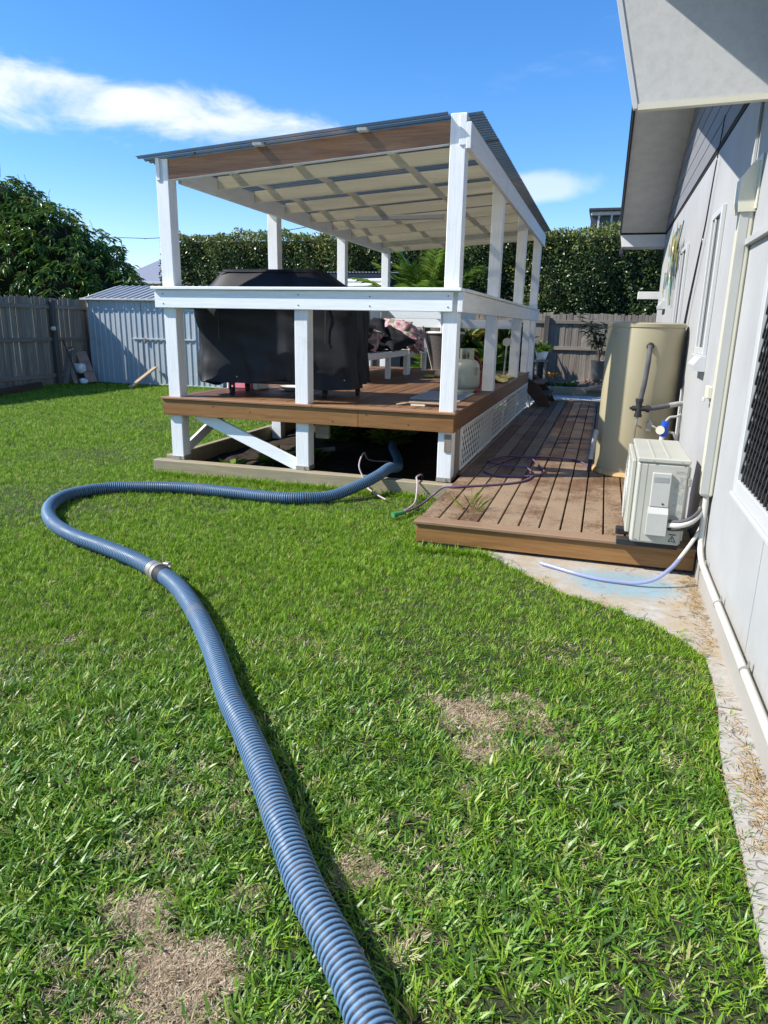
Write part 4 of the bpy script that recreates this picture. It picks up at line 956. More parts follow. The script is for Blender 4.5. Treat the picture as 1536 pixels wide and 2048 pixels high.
for r_ in range(30):
    z = az1-.075-r_*.0098; x = ax0+.222
    while x < ax1-.012:
        L = rr.uniform(.008, .024)
        if rr.random() < .62 and x+L < ax1-.008: lb.box((x, ay0-.0012, z), (x+L, ay0-.0004, z+.004), 0)
        x += L+.006
sp_ = part('spec_label', lb, M['print'], ac); sp_['kind'] = 'stuff'
wt_ = MB(); tri = [(ax0+.225, az0+.025), (ax0+.265, az0+.025), (ax0+.245, az0+.06)]
for (xa, za), (xb, zb_) in zip(tri, tri[1:]+tri[:1]): wt_.beam((xa, ay0-.0012, za), (xb, ay0-.0012, zb_), .0015, .004, 0)
wt_.box((ax0+.243, ay0-.0016, az0+.032), (ax0+.247, ay0-.0004, az0+.048), 0).box((ax0+.225, ay0-.0016, az0+.066), (ax0+.265, ay0-.0004, az0+.072), 0)
part('warning_mark', wt_, M['dark'], ac)
for y in (4.47, 4.72): part('foot', MB().box((ax0-.075, y, .174), (ax1-.005, y+.07, .2145), .004), M['dark'], ac)
part('side_grille', MB().box((ax1+.001, ay0+.02, az0+.03), (ax1+.012, ay1-.2, az1-.05), .003), M['acplastic'], ac)
part('wiring_clip', MB().box((ax1+.0, ay0-.006, az1-.16), (ax1+.02, ay0+.01, az1-.11), .003), M['steel'], ac)

# ================================================================== THINGS ON THE RAISED DECK
bq = thing('covered_barbecue', 'large barbecue on castors under a black draped cover on the raised deck', 'barbecue', (-3.06, 6.75, ZD), None, R(6))
def cover_mesh():
    prof = [  # z, half width left, half width right, half depth
        (0.13, .88, .72, .32), (0.30, .91, .725, .32), (0.55, .95, .73, .325), (0.78, .995, .735, .335), (0.86, .995, .735, .335),
        (0.93, .97, .72, .33), (1.04, .90, .62, .30), (1.215, .735, .345, .20), (1.238, .715, .315, .175), (1.244, .66, .27, .14)]
    na = 112; vs = []; rs = random.Random(5)
    zs = [prof[0][0]]
    rows = []
    for i in range(len(prof)-1):
        a, b_ = prof[i], prof[i+1]; n = 4 if i < 5 else 2
        for j in range(n): rows.append(tuple(a[k]+(b_[k]-a[k])*j/n for k in range(4)))
    rows.append(prof[-1])
    for z, hl, hr, hd in rows:
        hang = max(0, min(1, (0.95-z)/0.85))
        for j in range(na):
            a = 2*math.pi*j/na; cx, sy_ = math.cos(a), math.sin(a)
            ex = 7 if z < 1.0 else 5.5
            rr_ = (abs(cx)**ex + abs(sy_)**ex)**(-1/ex)
            hw = hr if cx > 0 else hl
            fold = 0.026*hang*math.sin(a*13+1.3*math.sin(a*3)+z*1.5) + 0.013*hang*math.sin(a*29+4*z) + 0.012*math.sin(z*11+a*4)*math.sin(a*6+1)
            corner = math.exp(-((abs(cx)-abs(sy_))/0.28)**2)
            fold += 0.055*hang*corner*(0.6+math.sin(a*7+z*4)*0.5) + 0.010*math.sin(a*17+z*9)*(0.3+hang)
            if cx < -0.3: fold += 0.05*math.sin(z*6+a*5)*hang
            wr_ = 0.011*math.sin(z*31+a*9)*math.sin(a*5+z*3)
            x = cx*rr_*hw*(1+0)+fold*cx*1.2; y = sy_*rr_*hd + (fold+wr_)*sy_
            zz = z + (0.03*math.sin(a*3+.8)+0.02*math.sin(a*7) if z < 0.15 else 0)
            vs.append((x, y, zz))
    k = len(rows)
    fs = [(i*na+j, i*na+(j+1) % na, (i+1)*na+(j+1) % na, (i+1)*na+j) for i in range(k-1) for j in range(na)] + [tuple((k-1)*na+j for j in range(na))]
    return MB().add(vs, fs)
mc = cover_mesh(); o = link('cover', mc.mesh('cover', smooth=R(60)), M['cover'], bq, (0, 0, 0))
pip = MB().tube([(-.72, -.20, 1.213), (.34, -.20, 1.213)], .006, 6)
link('piping', pip.mesh('piping', smooth=R(60)), M['cover'], o, (0, 0, 0))
for xs2 in (-.52, .33):
    sm_ = MB().tube([(xs2*1.02, -.168, 1.20), (xs2*1.15, -.275, 1.03), (xs2*1.3, -.345, .90), (xs2*1.3, -.352, .55)], .005, 5); link('seam', sm_.mesh('seam', smooth=R(60)), M['dark'], o, (0, 0, 0))
sh_ = MB().box((-.76, -.27, .13), (.66, .27, .17), .01); link('base_shelf', sh_.mesh('base_shelf'), M['dark'], bq, (0, 0, 0))
for x, y in ((-.60, -.24), (.38, -.20), (-.62, .22), (.62, .22)):
    wq = MB().tube([(-.014, 0, .042), (.014, 0, .042)], .042, 18).box((-.024, -.02, .04), (-.017, .02, .105), .003).box((.017, -.02, .04), (.024, .02, .105), .003).box((-.024, -.022, .1055), (.024, .022, .135), .003)
    link('castor', wq.mesh('castor', smooth=R(40)), M['dark'], bq, (x, y, 0))
for x in (-.5, .62): link('stud', MB().tube([(x, -.345, .20), (x, -.352, .20)], .007, 8).mesh('stud'), M['steel'], bq, (0, 0, 0))

tb = thing('storage_tub', 'pink and white plastic tub behind the left end of barbecue cover', 'tub', (-4.0, 7.15, ZD))
part('body', MB().box((-4.02, 7.05, ZD+.001), (-3.72, 7.35, ZD+.17), .02), M['pink'], tb, smooth=R(40))
part('end_panel', MB().box((-4.045, 7.06, ZD+.001), (-4.022, 7.34, ZD+.16), .008), M['whiteplastic'], tb)
part('end_panel', MB().box((-3.718, 7.06, ZD+.001), (-3.65, 7.34, ZD+.165), .012), M['whiteplastic'], tb)
part('latch', MB().box((-3.775, 7.038, ZD+.07), (-3.755, 7.049, ZD+.13), .003), M['dark'], tb)
solo('dish', MB().lathe([(.10, 0), (.15, .03), (.17, .045), (.16, .045), (.10, .012)], (-3.30, 7.25, ZD+.001), 24), M['whiteplastic'], 'white dish on the deck under the barbecue cover', 'dish', smooth=R(40))

# day bed with two frames and a pile of cushions
bed = thing('day_bed', 'white framed low day bed with black mattress on the raised deck', 'day bed', (-3.35, 9.5, ZD))
bz = ZD+.375
for y0_, y1_ in ((8.46, 10.42), (10.45, 11.55)):
    for x in (-2.895, -3.95): part('frame_rail', MB().box((x, y0_, bz-.085), (x+.06, y1_, bz), .004), M['white_y'], bed)
    for y in (y0_, y1_-.06): part('frame_rail', MB().box((-3.888, y, bz-.085), (-2.897, y+.06, bz-.001), .004), M['white_x'], bed)
    part('slat_base', MB().box((-3.885, y0_+.062, bz-.03), (-2.9, y1_-.062, bz-.005), .003), M['white_x'], bed)
    for x in (-2.90, -3.95):
        for y in ((y0_, (y0_+y1_)/2-.03, y1_-.07) if y0_ < 9 else (y0_, y1_-.07)):
            part('leg', MB().box((x, y, ZD+.001), (x+.065, y+.07, bz-.0855), .004), M['white'], bed)
def cushion_mb(lx, ly, h, n=14, seed=0, sag=0.0):
    rs = random.Random(seed); ph = [rs.uniform(0, 6) for _ in range(4)]
    vs = []
    def pt(u_, v_, s):
        e = (1-abs(u_)**3.2)*(1-abs(v_)**3.2)
        z = s*h*.5*max(0, e)**.45
        k = 1-.06*(1-abs(v_))*abs(u_)**4
        wx = .012*math.sin(7*u_+ph[0])*math.sin(6*v_+ph[1])
        return (u_*lx*.5*(1-.07*(1-v_*v_)), v_*ly*.5*(1-.07*(1-u_*u_)), z + wx*s - sag*(u_*u_+v_*v_))
    for s in (1, -1):
        for i in range(n+1):
            for j in range(n+1): vs.append(pt(2*i/n-1, 2*j/n-1, s))
    o = (n+1)**2; fs = []
    for i in range(n):
        for j in range(n):
            a = i*(n+1)+j; fs.append((a, a+n+1, a+n+2, a+1)); fs.append((o+a, o+a+1, o+a+n+2, o+a+n+1))
    return MB().add(vs, fs)
for y, L in ((9.43, 1.86), (11.0, 1.02)):
    part('mattress', MB().add([Vector(p)+Vector((-3.40, y, bz+.07)) for p in cushion_mb(1.02, L, .15, 16, 3).v], cushion_mb(1.02, L, .15, 16, 3).f), M['blackcloth'], bed, smooth=True)
def cushion(label, mat, loc, rot, lx, ly, h, seed):
    me = cushion_mb(lx, ly, h, 14, seed).mesh('cushion', smooth=True)
    o = link('cushion', me, M[mat], None, loc, tuple(R(a) for a in rot)); tag(o, label, 'cushion', 'cushions piled on the day bed')
    pts = [(u_*lx*.485*(1-.07*(1-v_*v_)), v_*ly*.485*(1-.07*(1-u_*u_)), 0) for u_, v_ in [(math.cos(a)/max(abs(math.cos(a)), abs(math.sin(a))), math.sin(a)/max(abs(math.cos(a)), abs(math.sin(a)))) for a in np.linspace(0, 2*math.pi, 49)]]
    link('piping', MB().tube(pts, .007, 6, False).mesh('piping', smooth=True), M['red'] if mat == 'floral' else M['dark'], o)
cushion('pink and cream floral cushion leaning at the top of the pile', 'floral', (-3.0, 10.2, bz+.25), (62, 8, -10), .44, .42, .16, 1)
cushion('black cushion slumped at the back of the pile under the floral one', 'blackcloth', (-3.30, 9.75, bz+.27), (25, -8, 20), .60, .55, .2, 2)
cushion('small floral cushion wedged low at the near end of the pile', 'floral', (-3.10, 9.10, bz+.19), (38, 20, 15), .46, .44, .15, 3)
cushion('black cushion lying flat at the near end of the day bed', 'blackcloth', (-3.22, 8.90, bz+.22), (12, -12, 8), .62, .55, .2, 4)
cushion('pale floral cushion lying flat near the middle of the pile', 'floral', (-2.92, 10.10, bz+.21), (8, 6, 30), .50, .48, .16, 5)
cushion('dark cushion tilted over the edge in the middle of the bed', 'blackcloth', (-2.95, 9.85, bz+.17), (15, 25, -20), .55, .5, .17, 6)
cushion('cream floral cushion tipped up at the far end of the bed', 'floral', (-2.86, 10.75, bz+.20), (50, 25, 40), .44, .42, .15, 7)
cushion('black and floral cushion hanging over the bed corner', 'floral', (-2.87, 10.48, bz+.12), (30, 35, 70), .40, .36, .13, 8)
dcx = thing('folding_chair', 'folded grey chair with pink pattern leaning behind the cushions', 'chair', (-3.0, 11.9, ZD))
part('frame', MB().beam((-2.80, 11.9, ZD+.0), (-2.98, 11.8, ZD+.72), .035, .035, .004).beam((-3.25, 11.95, ZD+.0), (-3.40, 11.85, ZD+.72), .035, .035, .004), M['foamlite'], dcx)
part('seat_cloth', MB().prism([(-2.87, 11.85, ZD+.30), (-2.975, 11.79, ZD+.70), (-3.395, 11.84, ZD+.70), (-3.30, 11.9, ZD+.30)], (0, .01, 0)), M['mauve'], dcx)

wp = thing('wicker_planter', 'tall tapering wicker planter with pale rim at far end of deck', 'planter', (-2.85, 11.95, ZD))
def wicker():
    vs = []; n = 60; rows = 30
    for i in range(rows+1):
        z = i/rows; r_ = .20+.10*z**1.3
        for j in range(n):
            wv = .006*math.cos(j*math.pi)*math.cos(i*math.pi)+.003*math.cos(i*math.pi)
            a = 2*math.pi*j/n; vs.append(((r_+wv)*math.cos(a), (r_+wv)*math.sin(a), .002+z*.60))
    return MB().add([Vector(p)+Vector((-2.62, 12.0, ZD)) for p in vs], [(i*n+j, i*n+(j+1) % n, (i+1)*n+(j+1) % n, (i+1)*n+j) for i in range(rows) for j in range(n)])
part('basket', wicker(), M['wicker'], wp, smooth=R(60))
part('rim', MB().lathe([(.27, .60), (.325, .60), (.335, .615), (.325, .635), (.28, .64), (.26, .60)], (-2.62, 12.0, ZD), 40), M['clay'], wp, smooth=R(50))

gs = thing('gas_bottle', 'pale sage gas bottle standing on the raised deck by a white post', 'gas bottle', (-1.50, 8.02, ZD))
gx, gy = -1.495, 8.02
part('body', MB().lathe([(.06, .035), (.11, .04), (.145, .065), (.157, .10), (.158, .17), (.160, .172), (.160, .178), (.158, .18), (.157, .27), (.150, .315), (.125, .352), (.085, .372), (.04, .378)], (gx, gy, ZD), 40), M['gas'], gs, smooth=R(40))
part('foot_ring', MB().lathe([(.105, .0015), (.112, .0015), (.110, .045), (.10, .045)], (gx, gy, ZD), 32), M['gas'], gs, smooth=R(40))
cl = []; n = 30
for z in (.372, .49):
    for r_ in (.082, .078):
        for j in range(n): 
            a = R(-60)+R(300)*j/(n-1); cl.append((gx+r_*math.cos(a), gy+r_*math.sin(a), ZD+z))
cf = []
for j in range(n-1): cf += [(j, j+1, 2*n+j+1, 2*n+j), (n+j, 3*n+j, 3*n+j+1, n+j+1), (2*n+j, 2*n+j+1, 3*n+j+1, 3*n+j)]
part('collar', MB().add(cl, cf), M['gas'], gs, smooth=R(40))
part('valve', MB().tube([(gx, gy, ZD+.375), (gx, gy, ZD+.45)], .02, 10).tube([(gx, gy, ZD+.43), (gx-.055, gy-.02, ZD+.43)], .014, 10), M['copper'], gs, smooth=R(40))
part('collar_hole', MB().tube([(gx+.032, gy-.0765, ZD+.41), (gx+.034, gy-.082, ZD+.41)], .010, 8), M['dark'], gs)
part('label', MB().add([(gx+.1595*math.cos(a), gy+.1595*math.sin(a), ZD+z) for z in (.20, .29) for a in (R(-42), R(-34), R(-26))], [(0, 1, 4, 3), (1, 2, 5, 4)]), M['print'], gs)
rh = catmull([(gx+.02, gy+.02, ZD+.43), (gx+.10, gy+.06, ZD+.40), (gx+.165, gy+.03, ZD+.30), (gx+.178, gy+.0, ZD+.18), (gx+.165, gy-.0, ZD+.06), (gx+.12, gy-.06, ZD+.012), (gx+.15, gy+.1, ZD+.012)], 6)
solo('gas_hose', MB().tube(rh, .009, 8), M['red'], 'dark red gas hose curling down beside the sage gas bottle', 'gas hose', smooth=R(50))
solo('mat', MB().prism([(-1.87, 6.96, ZD+.0015), (-1.34, 6.93, ZD+.0015), (-1.35, 7.86, ZD+.0015), (-1.90, 7.83, ZD+.0015)], (0, 0, .012)), M['mat'], 'flat grey mat lying on the raised deck in front of gas bottle', 'mat')
cl_ = MB(); n = 26; mm_ = 10
for i in range(n):
    for j in range(mm_):
        u_, v_ = i/(n-1), j/(mm_-1)
        z = .012+.06*abs(math.sin(u_*9+v_*3))*math.sin(math.pi*v_)*(1-.4*u_)+.02*math.sin(v_*14+u_*5)*math.sin(math.pi*v_)
        cl_.v.append((-1.60+.33*v_+.03*math.sin(u_*8), 9.55+u_*1.35, ZD+max(.004, z)))
cl_.f = [(i*mm_+j, i*mm_+j+1, (i+1)*mm_+j+1, (i+1)*mm_+j) for i in range(n-1) for j in range(mm_-1)]
solo('towel', cl_, M['yellow'], 'rumpled yellow cloth lying along the edge of the raised deck', 'cloth', smooth=True)
solo('ball', MB().lathe([(.001, 0), (.028, .006), (.048, .03), (.052, .052), (.046, .078), (.028, .098), (.001, .104)], (-2.30, 10.1, ZD+.001), 18), M['ball'], 'pale ball lying on the raised deck beside lime scrap', 'ball', smooth=True)
solo('toy_scrap', MB().lathe([(.001, 0), (.07, .004), (.09, .02), (.06, .035), (.001, .04)], (-2.42, 10.05, ZD+.001), 14), M['lime'], 'flat lime green dog toy on the deck left of the pale ball', 'toy', smooth=True)
br = thing('scrub_brush', 'wooden brush with pale bristles lying near the front deck post', 'brush', (-1.62, 6.42, ZD))
part('handle', MB().box((-1.72, 6.36, ZD+.022), (-1.42, 6.43, ZD+.042), .008), M['offcut'], br)
part('bristles', MB().box((-1.70, 6.364, ZD+.001), (-1.56, 6.426, ZD+.0215), .003), M['ball'], br)
part('handle', MB().beam((-1.722, 6.39, ZD+.03), (-1.84, 6.36, ZD+.006), .03, .012, .003), M['offcut'], br)
pd = thing('paddle', 'grey round ended paddle standing against a white post', 'paddle', (-1.42, 10.6, ZD))
part('shaft', MB().tube([(-1.40, 10.55, ZD+.002), (-1.39, 10.62, ZD+.46)], .012, 8), M['foamlite'], pd, smooth=R(50))
part('blade', MB().prism([(-1.39+.065*math.cos(a), 10.62, ZD+.52+.062*math.sin(a)) for a in np.linspace(0, 2*math.pi, 12, endpoint=False)], (0, .02, 0)), M['paver'], pd)

# ================================================================== HOSES
def ribbed_hose(P, r, pitch_, n=20):
    P = resample(P, pitch_/5.0); k = len(P)
    up_ = Vector((0, 0, 1)); V = []; S = []
    for i in range(k):
        t_ = (P[min(i+1, k-1)]-P[max(i-1, 0)]).normalized(); sd = t_.cross(Vector((0, 0, 1))).normalized(); u_ = sd.cross(t_)
        ph = math.cos(2*math.pi*i/5.0); rib = .5+.5*ph
        rr_ = r*(0.93+0.07*rib)
        for j in range(n):
            a = 2*math.pi*j/n; V.append(P[i]+rr_*(math.cos(a)*sd+math.sin(a)*u_)); S.append(rib)
    F = [(i*n+j, i*n+(j+1) % n, (i+1)*n+(j+1) % n, (i+1)*n+j) for i in range(k-1) for j in range(n)]
    return V, F, S
HP = [(-0.158, 0.883), (-0.247, 0.996), (-0.337, 1.096), (-0.457, 1.231), (-0.619, 1.396), (-0.781, 1.592), (-0.958, 1.811), (-1.136, 2.018), (-1.31, 2.209), (-1.594, 2.561), (-1.884, 2.887), (-2.18, 3.172), (-2.431, 3.343),
      (-2.718, 3.493), (-3.052, 3.63), (-3.374, 3.749), (-3.703, 3.929), (-4.002, 4.188), (-4.201, 4.484), (-4.247, 4.77), (-4.098, 5.037), (-3.799, 5.201), (-3.45, 5.29), (-3.034, 5.285), (-2.629, 5.265), (-2.376, 5.32), (-2.17, 5.48)]
h3 = [Vector((x, y, .041)) for x, y in HP] + [Vector((-1.99, 5.70, .10)), Vector((-1.865, 5.90, .165)), Vector((-1.82, 6.10, .20)), Vector((-1.835, 6.38, .15)), Vector((-1.93, 6.80, .08)), Vector((-2.10, 7.35, .06)), Vector((-2.35, 8.0, .06)), Vector((-2.5, 8.6, .06))]
full = catmull(h3, 10)
ic = min(range(len(full)), key=lambda i: (full[i]-Vector((-2.431, 3.343, .056))).length)
hz = thing('suction_hose', 'thick blue ribbed suction hose snaking across the lawn to the deck', 'hose', (-2.43, 3.34, 0))
for seg in (full[:ic+1], full[ic:]):
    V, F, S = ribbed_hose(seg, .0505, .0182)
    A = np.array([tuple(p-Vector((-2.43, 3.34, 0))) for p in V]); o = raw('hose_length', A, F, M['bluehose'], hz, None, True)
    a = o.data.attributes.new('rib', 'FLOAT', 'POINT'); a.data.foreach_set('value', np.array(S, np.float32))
cpt = full[ic]; cd = (full[ic+1]-full[ic-1]).normalized()
part('cuff', MB().tube([cpt-cd*.10, cpt-cd*.015], .0535, 24), M['dark'], hz, smooth=R(40))
part('clamp', MB().tube([cpt-cd*.035, cpt+cd*.0], .0575, 24), M['steel'], hz, smooth=R(40))
part('clamp', MB().tube([cpt+cd*.012, cpt+cd*.06], .0555, 24), M['copper'], hz, smooth=R(40))
sdv = cd.cross(Vector((0, 0, 1))).normalized()
lv = MB().box((-.012, -.045, 0), (.012, .045, .03), .003)
cw_ = cpt-cd*.018-sdv*(-.055)+Vector((0, 0, .035))
part('clamp_bolt', MB().tube([cw_-cd*.05, cw_+cd*.05], .007, 8).tube([cw_+cd*.05, cw_+cd*.05+Vector((0, 0, .045))], .006, 6).box(cw_-Vector((.018, .018, .015)), cw_+Vector((.018, .018, .018)), .004), M['steel'], hz)

z0 = .174+.009
CO = [(-0.03, 6.76), (-0.10, 7.2), (-0.30, 7.40), (-0.642, 7.334), (-0.766, 7.28), (-0.843, 7.067), (-0.924, 6.75), (-0.975, 6.52), (-0.965, 6.38), (-0.874, 6.265), (-0.714, 6.261), (-0.541, 6.332), (-0.453, 6.463), (-0.438, 6.616), (-0.492, 6.799), (-0.594, 7.115), (-0.731, 7.204), (-0.886, 7.198), (-0.996, 7.061), (-1.008, 6.91), (-0.897, 6.735), (-0.719, 6.677), (-0.594, 6.626), (-0.526, 6.409), (-0.547, 6.171), (-0.637, 6.003), (-0.791, 5.857), (-0.983, 5.717), (-1.10, 5.623)]
ZC = [0.2] + [z0]*5 + [z0+.004, z0, z0] + [z0]*6 + [z0+.012, z0+.016] + [z0+.014, z0, z0, z0+.012, z0+.016, z0+.014] + [z0]*6
cpts = [Vector((x, y, z)) for (x, y), z in zip(CO, ZC)] + [Vector((-1.19, 5.62, .178)), Vector((-1.28, 5.64, .10)), Vector((-1.34, 5.55, .045)), Vector((-1.385, 5.37, .03)), Vector((-1.43, 5.22, .03))]
gh_ = thing('garden_hose', 'loosely coiled purple garden hose on low deck running off to the lawn', 'garden hose', (-0.7, 6.6, .174))
part('hose_length', MB().tube(catmull(cpts, 8), .0095, 8), M['purple'], gh_, smooth=R(60))
cn = thing('hose_connector', 'green plastic hose connector lying in the grass at the deck corner', 'connector', (-1.45, 5.18, 0))
part('body', MB().tube([(-1.425, 5.23, .032), (-1.46, 5.16, .032)], .017, 12), M['hosegreen'], cn, smooth=R(40))
part('nut', MB().tube([(-1.462, 5.156, .032), (-1.485, 5.11, .032)], .022, 8), M['hosegreen'], cn)
solo('thin_hose', MB().tube(catmull([(-1.66, 6.72, .02), (-1.602, 6.538, .03), (-1.55, 6.30, .12), (-1.53, 6.02, .155), (-1.50, 5.93, .12), (-1.46, 5.75, .035), (-1.42, 5.50, .03), (-1.435, 5.24, .03)], 8), .0085, 8), M['mauve'], 'mauve hose looping over the sleeper beside the white post', 'hose', smooth=R(60))
solo('cable', MB().tube(catmull([(-1.70, 5.62, .02), (-1.84, 5.78, .02), (-1.97, 5.90, .05), (-2.05, 6.00, .13), (-2.10, 6.05, .22), (-2.12, 6.25, .30), (-2.18, 6.6, .16), (-2.05, 6.9, .10)], 8), .0075, 8), M['mauve'], 'thin mauve cable bent up over the sleeper near the blue hose', 'cable', smooth=R(60))

# ================================================================== PLANTS
def leaves_obj(name, mat, parent, C, D, N, L, W, droop, shade, label=None, cat=None, kind=None):
    V, F = leaf_cards(C, D, N, L, W, droop)
    base = np.array(worg(parent)) if parent is not None else np.zeros(3)
    o = raw(name, V-base, F, mat, parent, np.repeat(shade, 2))
    return tag(o, label, cat, None, kind)

# clipped hedge beyond the back fence
hg = thing('hedge', 'tall clipped dark green hedge behind the back fence', 'hedge', (-5, 18.9, 0))
hx0, hx1, hy0, hy1, hh = -12.75, 4.0, 18.75, 20.3, 3.86
def hedge_bulge(x, z):
    return 0.10*np.sin(x*1.9+1.3*np.sin(z*1.1))+0.08*np.sin(x*4.3+z*2.1)*np.cos(z*1.7-x*.6)+0.05*np.sin(x*9.1+z*5.0)
nF = 60000
x = rng.uniform(hx0, hx1, nF); z = rng.uniform(0.8, hh, nF)
dep = rng.exponential(0.10, nF).clip(0, .5)
thin = np.sin(x*2.7+np.sin(z*2.2)*1.5)*np.sin(z*2.9+x*.8)      # darker hollows where the face is sparse
keep = rng.random(nF) < np.where(thin > 0.65, 0.55, 1.0)
x, z, dep = x[keep], z[keep], dep[keep]
y = hy0 + hedge_bulge(x, z) + dep
Cf = np.stack([x, y, z], 1); Nf = np.tile([0, -1.0, 0.25], (len(x), 1))
shf = np.clip(rng.beta(2, 3, len(x))*0.75 + 0.1*(z > hh-.5)*rng.random(len(x)), 0, .8)
flush = (z > hh-0.55*rng.random(len(x))-.12) & (rng.random(len(x)) < 0.75); shf[flush] = rng.uniform(.74, .96, flush.sum())
burn = (np.sin(x*1.1+4)+np.sin(x*2.3) > 1.1) & (rng.random(len(x)) < .22); shf[burn] = rng.uniform(.8, 1, burn.sum())
nT = 17000
xt = rng.uniform(hx0, hx1, nT); yt = rng.uniform(hy0-.02, hy1, nT); zt_ = hh + hedge_bulge(xt, yt)*.7 + rng.uniform(-.10, .05, nT)
Ct = np.stack([xt, yt, zt_], 1); Nt = np.tile([0, -.3, 1.0], (nT, 1)); sht = rng.uniform(.5, .98, nT)
nE = 6000
ye = rng.uniform(hy0, hy1, nE); ze = rng.uniform(.8, hh, nE); xe = hx0-.05+rng.exponential(.08, nE)+.06*np.sin(ye*5+ze*4)
Ce = np.stack([xe, ye, ze], 1); Ne = np.tile([-1.0, 0, .2], (nE, 1)); she = rng.beta(2, 3, nE)*.8
C = np.concatenate([Cf, Ct, Ce]); N = np.concatenate([Nf, Nt, Ne]); S = np.concatenate([shf, sht, she])
D = unit(rng.normal(0, 1, C.shape)*.75 + N*.55 + np.array([0, 0, .15])); Nn = unit(N + rng.normal(0, .55, C.shape))
L = rng.uniform(.05, .10, len(C))
leaves_obj('leaves', M['hedgeleaf'], hg, C, D, Nn, L, L*rng.uniform(.42, .6, len(C)), .05, S)
core = MB().box((hx0+.22, hy0+.27, .0), (hx1, hy1, hh-.14), .12); part('shade_core', core, M['hedgecore'], hg)  # solid dark box, so gaps in the leaves show as shade

# spreading tree with drooping leaves beyond the left fence
tr = thing('tree', 'bushy dark green tree with long drooping leaves behind the left fence', 'tree', (-15.6, 16.6, 0))
trk = catmull([(-15.6, 16.6, 0), (-15.55, 16.6, .8), (-15.7, 16.7, 1.6), (-15.6, 16.6, 2.4), (-15.5, 16.5, 3.4)], 5)
part('trunk', MB().tube(trk, .2, 12, True, list(np.linspace(.24, .1, len(trk)))), M['trunk'], tr, smooth=R(60))
for q, (ex_, ey_, ez_) in enumerate([(-13.6, 15.6, 2.6), (-14.2, 17.6, 3.0), (-16.9, 16.0, 3.8), (-15.2, 15.2, 3.8), (-12.6, 16.2, 2.1), (-17.6, 17.3, 3.0), (-13.2, 16.8, 2.9)]):
    lp_ = catmull([(-15.62, 16.62, 1.3+.12*q), (-15.6*.6+ex_*.4, 16.6*.6+ey_*.4, 1.5+.3*ez_), (ex_, ey_, ez_)], 6)
    part('limb', MB().tube(lp_, .07, 8, True, list(np.linspace(.10, .03, len(lp_)))), M['trunk'], tr, smooth=R(60))
lobes = [(-15.8, 16.4, 3.55, 1.55, 1.5, 1.45), (-14.5, 16.2, 3.05, 1.45, 1.4, 1.35), (-13.45, 16.2, 2.5, 1.15, 1.2, 1.05), (-12.55, 16.2, 1.95, .95, 1.0, .85), (-16.9, 16.9, 3.1, 1.6, 1.6, 1.55),
         (-15.0, 15.3, 2.5, 1.4, 1.0, 1.3), (-13.6, 15.4, 2.0, 1.2, .9, .95), (-16.4, 15.5, 2.9, 1.5, 1.1, 1.5), (-17.9, 16.0, 2.6, 1.5, 1.4, 1.7), (-14.4, 17.4, 2.6, 1.5, 1.2, 1.4), (-12.1, 16.5, 1.7, .75, .8, .7), (-11.75, 16.7, 1.75, .5, .6, .5), (-15.6, 16.0, 4.35, .75, .7, .72), (-14.9, 16.1, 3.95, .75, .7, .7)]
CC, DD, NN, LL, SS = [], [], [], [], []
for (ax_, ay_, az_, rx, ry, rz) in lobes:
    nc = int(150*(rx*ry+ry*rz+rx*rz)/3)
    dirs = unit(rng.normal(0, 1, (nc, 3))); rad = 1 - rng.exponential(.09, nc).clip(0, .5)
    P = np.array([ax_, ay_, az_]) + dirs*np.array([rx, ry, rz])*rad[:, None]
    P = P[P[:, 2] > 1.2]; dirs = dirs[:len(P)] if False else unit(P-np.array([ax_, ay_, az_]))
    tone = rng.random(len(P))
    for c, d, tn in zip(P, dirs, tone):
        nl = rng.integers(9, 15)
        ang = rng.uniform(0, 2*np.pi, nl); spread = rng.uniform(.5, 1.0, nl)
        out = np.stack([np.cos(ang)*spread, np.sin(ang)*spread, rng.uniform(-.75, .35, nl)], 1) + d*.45
        CC.append(np.repeat(c[None], nl, 0)+rng.normal(0, .035, (nl, 3))); DD.append(out); NN.append(np.tile([0, 0, 1.0], (nl, 1))+rng.normal(0, .35, (nl, 3)))
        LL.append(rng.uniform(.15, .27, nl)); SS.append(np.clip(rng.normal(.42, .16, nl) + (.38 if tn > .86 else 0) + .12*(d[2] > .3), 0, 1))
CC, DD, NN = map(np.concatenate, (CC, DD, NN)); LL = np.concatenate(LL); SS = np.concatenate(SS)
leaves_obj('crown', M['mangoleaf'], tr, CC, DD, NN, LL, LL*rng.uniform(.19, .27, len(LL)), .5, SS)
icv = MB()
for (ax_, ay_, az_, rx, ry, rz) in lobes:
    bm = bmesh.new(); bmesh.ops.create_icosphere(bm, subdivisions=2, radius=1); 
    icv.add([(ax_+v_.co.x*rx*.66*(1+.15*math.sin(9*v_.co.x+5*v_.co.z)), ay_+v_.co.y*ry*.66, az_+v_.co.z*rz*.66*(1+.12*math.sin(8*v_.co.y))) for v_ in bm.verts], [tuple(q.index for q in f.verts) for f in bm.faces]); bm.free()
part('shade_core', icv, M['hedgecore'], tr, smooth=True)  # dark lumps that block the sky and stand in for shade inside the crown
tw = MB()
for q in range(26):
    lo = lobes[rng.integers(len(lobes))]; a = rng.uniform(0, 2*np.pi); k = rng.uniform(.2, .8)
    b0 = Vector((lo[0]+lo[3]*k*math.cos(a), lo[1]+lo[4]*k*math.sin(a), lo[2]+lo[5]*.95*math.sqrt(1-k*k)))
    tw.tube([b0, b0+Vector((rng.uniform(-.06, .06), 0, .18)), b0+Vector((rng.uniform(-.12, .12), 0, rng.uniform(.25, .4)))], .007, 4)
part('flower_stalks', tw, M['trunk'], tr)['kind'] = 'stuff'

